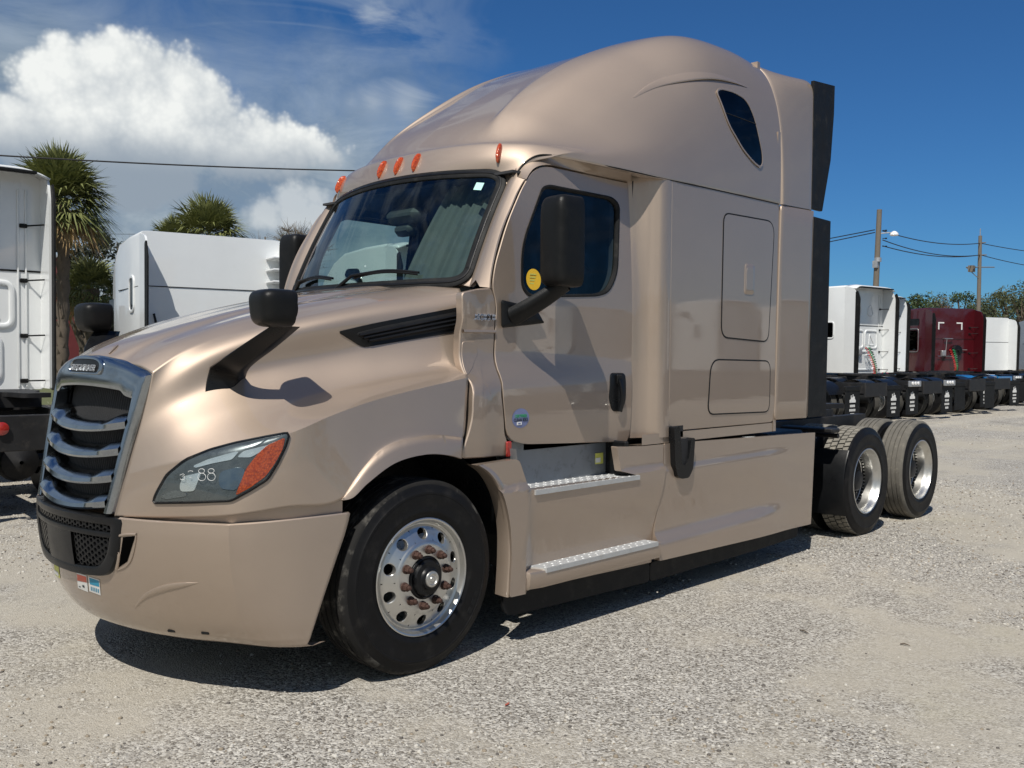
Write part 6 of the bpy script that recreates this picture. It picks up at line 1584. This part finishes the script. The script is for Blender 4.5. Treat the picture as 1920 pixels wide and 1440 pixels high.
def palm(u, v, D, zc, R_, n, seed, label, trunk=True, dead=True, name='palm_tree'):
    global RNG
    RNG = np.random.default_rng(seed); c = at(u, v, D=D); o = empty(name, (c[0], c[1], 0)); tag(o, label, 'palm tree', 'palms beyond the trucks')
    h = c[2]
    if trunk:
        b = B(); zz = np.linspace(0, h, 26); b.tube(np.stack([.1*np.sin(zz*.3), 0*zz, zz], -1), .19+.03*np.sin(zz*9), 14)
        for k in range(90):
            z = h*(k/90)*.98+.1; a = k*2.4; p = np.array([.17*math.cos(a), .17*math.sin(a), z]); b.add([p+np.array([-.05*math.sin(a),.05*math.cos(a),0]), p+np.array([.05*math.sin(a),-.05*math.cos(a),0]), p+np.array([.10*math.cos(a),.10*math.sin(a),.22])], [(0,1,2)])
        b.done('trunk', 'bark', o)
    b = B()
    for k in range(n):
        a = k*2.39996; e = math.radians(84-125*(k/n)**.9); d = np.array([math.cos(a)*math.cos(e), math.sin(a)*math.cos(e), math.sin(e)]); f = k/n
        fan_frond(b, np.array([0,0,h]), d, R_*.48*RNG.uniform(.8,1.15), R_*.66*RNG.uniform(.85,1.12), 30, .22+.75*f, 1 if (dead and f > .89) else 0, R_*.018)
    b.done('crown', ['frond', 'frond_dead'], o, smooth=False); return o
palm(112, 372, 30, 0, 1.72, 92, 1, 'tall palm with browning lower fronds behind the left white truck')
palm(392, 440, 34, 0, 1.55, 60, 2, 'green palm top showing above the plain white truck', dead=True)
palm(322, 448, 36, 0, 1.0, 30, 5, 'small palm crown left of the green palm top, half hidden by the roof', dead=False)
palm(170, 540, 33, 0, 1.25, 50, 3, 'low palm in the gap between the two white trucks', dead=True, trunk=True)
# leafy crowns: many small leaf cards through uneven clumps
LEAF = {}
def tree(u, v, D, w, h, mat, label, name='tree', seed=1, n=900, leaf=.16, bare=.0, group=None, cat='tree', kx=1.):
    r_ = np.random.default_rng(seed); c = at(u, v, D=D); o = empty(name, (c[0], c[1], 0)); tag(o, label, cat, group)
    ztop = c[2]; zb = max(.0, ztop-h); b = B(); tr = []
    b.tube([(0,0,0),(.05*w,.03*w,ztop-h*.55),(0,.05*w,ztop-.15*h)], [w*.045,w*.035,w*.01], 8)
    clumps = []
    for k in range(9 if n > 300 else 6):
        a = r_.uniform(0, 2*PI); rr = w*.36*math.sqrt(r_.uniform(0,1)); z = zb+h*(.18+.72*r_.uniform(0,1)); s_ = w*(.14+.13*r_.uniform(0,1))*(1.15-.5*(z-zb)/h)
        cl_ = np.array([rr*math.cos(a)*(1.15-.75*(z-zb)/h), rr*math.sin(a)*(1.15-.75*(z-zb)/h), z]); clumps.append((cl_, s_)); st = np.array([0,0,max(.2, z-.35*h)]); b.tube([st, st*.4+cl_*.6+np.array([0,0,.03*h]), cl_], [w*.02,w*.012,w*.004], 5)
    if bare:
        for k in range(int(n*bare)):
            cl_, s_ = clumps[r_.integers(len(clumps))]; d = r_.normal(0,1,3); d /= np.linalg.norm(d); d[2] = abs(d[2]); b.tube([cl_, cl_+d*s_*r_.uniform(.8,1.7)], [w*.004,w*.0012], 3, cap=False)
    b.done('trunk', 'bark' if not bare else 'twig', o)
    V = []; F = []; i = 0
    for k in range(n):
        cl_, s_ = clumps[r_.integers(len(clumps))]; d = r_.normal(0,1,3); d /= np.linalg.norm(d); p = cl_+d*s_*r_.uniform(.45,1.12)*np.array([1,1,.85]); q = r_.normal(0,1,(2,3)); q /= np.linalg.norm(q, axis=1)[:, None]; L = leaf*r_.uniform(.6,1.4)
        V += [p-q[0]*L*.5, p+q[1]*L*.28, p+q[0]*L*.5, p-q[1]*L*.28]; F.append((i,i+1,i+2,i+3)); i += 4
    b = B(); b.add(V, F); b.done('crown', mat, o, smooth=False); return o
tree(152, 418, 40, 5.2, 6.5, 'leaf_dark', 'dark leafy tree filling the gap behind the tall palm', seed=4, n=4200, leaf=.2)
tree(222, 425, 60, 4.0, 6.5, 'leaf_dark', 'dark thin tree beside the rounded roof of the plain white truck', seed=6, n=1500, leaf=.2, bare=.1)
tree(60, 470, 50, 7.0, 6.0, 'leaf_dark', 'dark tree hidden behind the leftmost white truck', seed=8, n=1500, leaf=.26)
for k, (u, v, w) in enumerate(((500,424,4.2),(545,416,4.6),(590,420,4.2),(455,440,3.0))):
    tree(u, v, 62, w, 4.5, 'leaf_olive', ['nearly bare shrub above the white roof, left of its neighbour','nearly bare tallest shrub above the white roof','nearly bare shrub beside the tan windshield','low bare shrub right of the palm top'][k], name='bare_shrub', seed=20+k, n=420, leaf=.10, bare=.8, group='bare shrubs above the white truck roof', cat='shrub')
sp = [(1700,556,120,9,9,'leaf_green'),(1727,535,118,8,11,'leaf_green'),(1750,552,130,9,9,'leaf_olive'),(1775,556,140,8,8,'leaf_rust'),(1803,541,125,7,10,'leaf_green'),(1826,556,140,8,8,'leaf_olive'),(1850,560,150,8,8,'leaf_green'),(1872,556,135,9,9,'leaf_olive'),(1895,553,120,10,11,'leaf_olive'),(1918,550,115,10,11,'leaf_olive'),(1945,546,118,11,12,'leaf_green'),(1668,565,140,9,8,'leaf_green'),(1635,568,150,9,8,'leaf_olive')]
wd_ = ['pale olive','bright green','rusty brown']
for k, (u, v, D, w, h, m_) in enumerate(sp):
    nb = ['behind the strip of the hidden white truck','rising tallest left of the dark red roof','above the left shoulder of the dark red roof','over the middle of the dark red roof','pointed, above the right of the dark red roof','left of the upright pole','just right of the upright pole','above the white truck beside the red one','between the white and the grey trucks','above the grey truck at the right edge','partly cut by the right edge','low, over the white raised roof edge','low, mostly hidden by the white raised roof'][k]
    tree(u, v, D, w, h, m_, ('green tree ' if m_ == 'leaf_green' else 'olive tree ' if m_ == 'leaf_olive' else 'reddish brown tree ')+nb, seed=40+k, n=2400, leaf=.32, group='trees along the far edge of the yard')
# far wood closing the yard all round
def wood(name, pts, h0, h1, seed, n, mat):
    r_ = np.random.default_rng(seed); P_ = np.array(pts, float); t = r_.uniform(0, len(P_)-1.0001, n); i = t.astype(int); f = (t-i)[:, None]; p = P_[i]*(1-f)+P_[i+1]*f; hh = h0+(h1-h0)*(.5+.28*smooth_noise(t*7, t*3.1, 1., seed)); hh = np.clip(hh, h0*.7, h1*1.2)
    z = hh*np.sqrt(r_.uniform(0,1,n)); V = np.zeros((n,4,3)); q = r_.normal(0,1,(n,2,3)); q /= np.linalg.norm(q, axis=2)[..., None]; L = (.9+.7*r_.uniform(0,1,n))[:, None]
    c = np.stack([p[:, 0]+r_.normal(0,2.2,n), p[:, 1]+r_.normal(0,2.2,n), z], -1); V[:, 0] = c-q[:, 0]*L*.6; V[:, 1] = c+q[:, 1]*L*.35; V[:, 2] = c+q[:, 0]*L*.6; V[:, 3] = c-q[:, 1]*L*.35
    o = mesh_obj(name, V.reshape(-1,3), np.arange(n*4).reshape(-1,4), mat, smooth=False); o['kind'] = 'stuff'; return o
wood('far_wood', [(60,150),(120,110),(170,60),(180,0),(150,-60)], 4, 7.2, 3, 16000, 'leaf_olive')
wood('far_wood', [(-60,70),(-20,75),(20,78),(60,90),(90,110)], 3, 5.5, 4, 7000, 'leaf_dark')
wood('far_wood', [(-70,60),(-80,0),(-60,-60),(0,-75),(70,-70),(140,-60)], 5, 9, 5, 7000, 'leaf_green')  # unseen trees added behind the camera, a dark horizon band for reflections
# verge and things in the gap between the two left-hand trucks
b = B(); b.grid(np.array([[(-40,24,.004),(18,24,.004)],[(-40,70,.004),(18,70,.004)]])); vg = b.done('grass_verge', 'grass', smooth=False); vg['kind'] = 'structure'
s_ = at(140,505,D=48); o = empty('shed', (s_[0], s_[1], 0)); tag(o, 'dark red shed wall glimpsed behind the low palm', 'shed'); b = B(); b.box(-.5,.25,-.1,1.5,0,s_[2]+.6); b.done('wall', 'shed_red', o, smooth=False); b = B(); b.box(-.6,.35,-.3,1.7,s_[2]+.6,s_[2]+.75,.02); b.done('roof', 'galv', o)
if not any(o.name.startswith('ground') for o in bpy.data.objects):
    g = B(); g.grid(np.array([[(-60,-60,0),(80,-60,0)],[(-60,80,0),(80,80,0)]])); g.done('ground', 'tread_dusty')
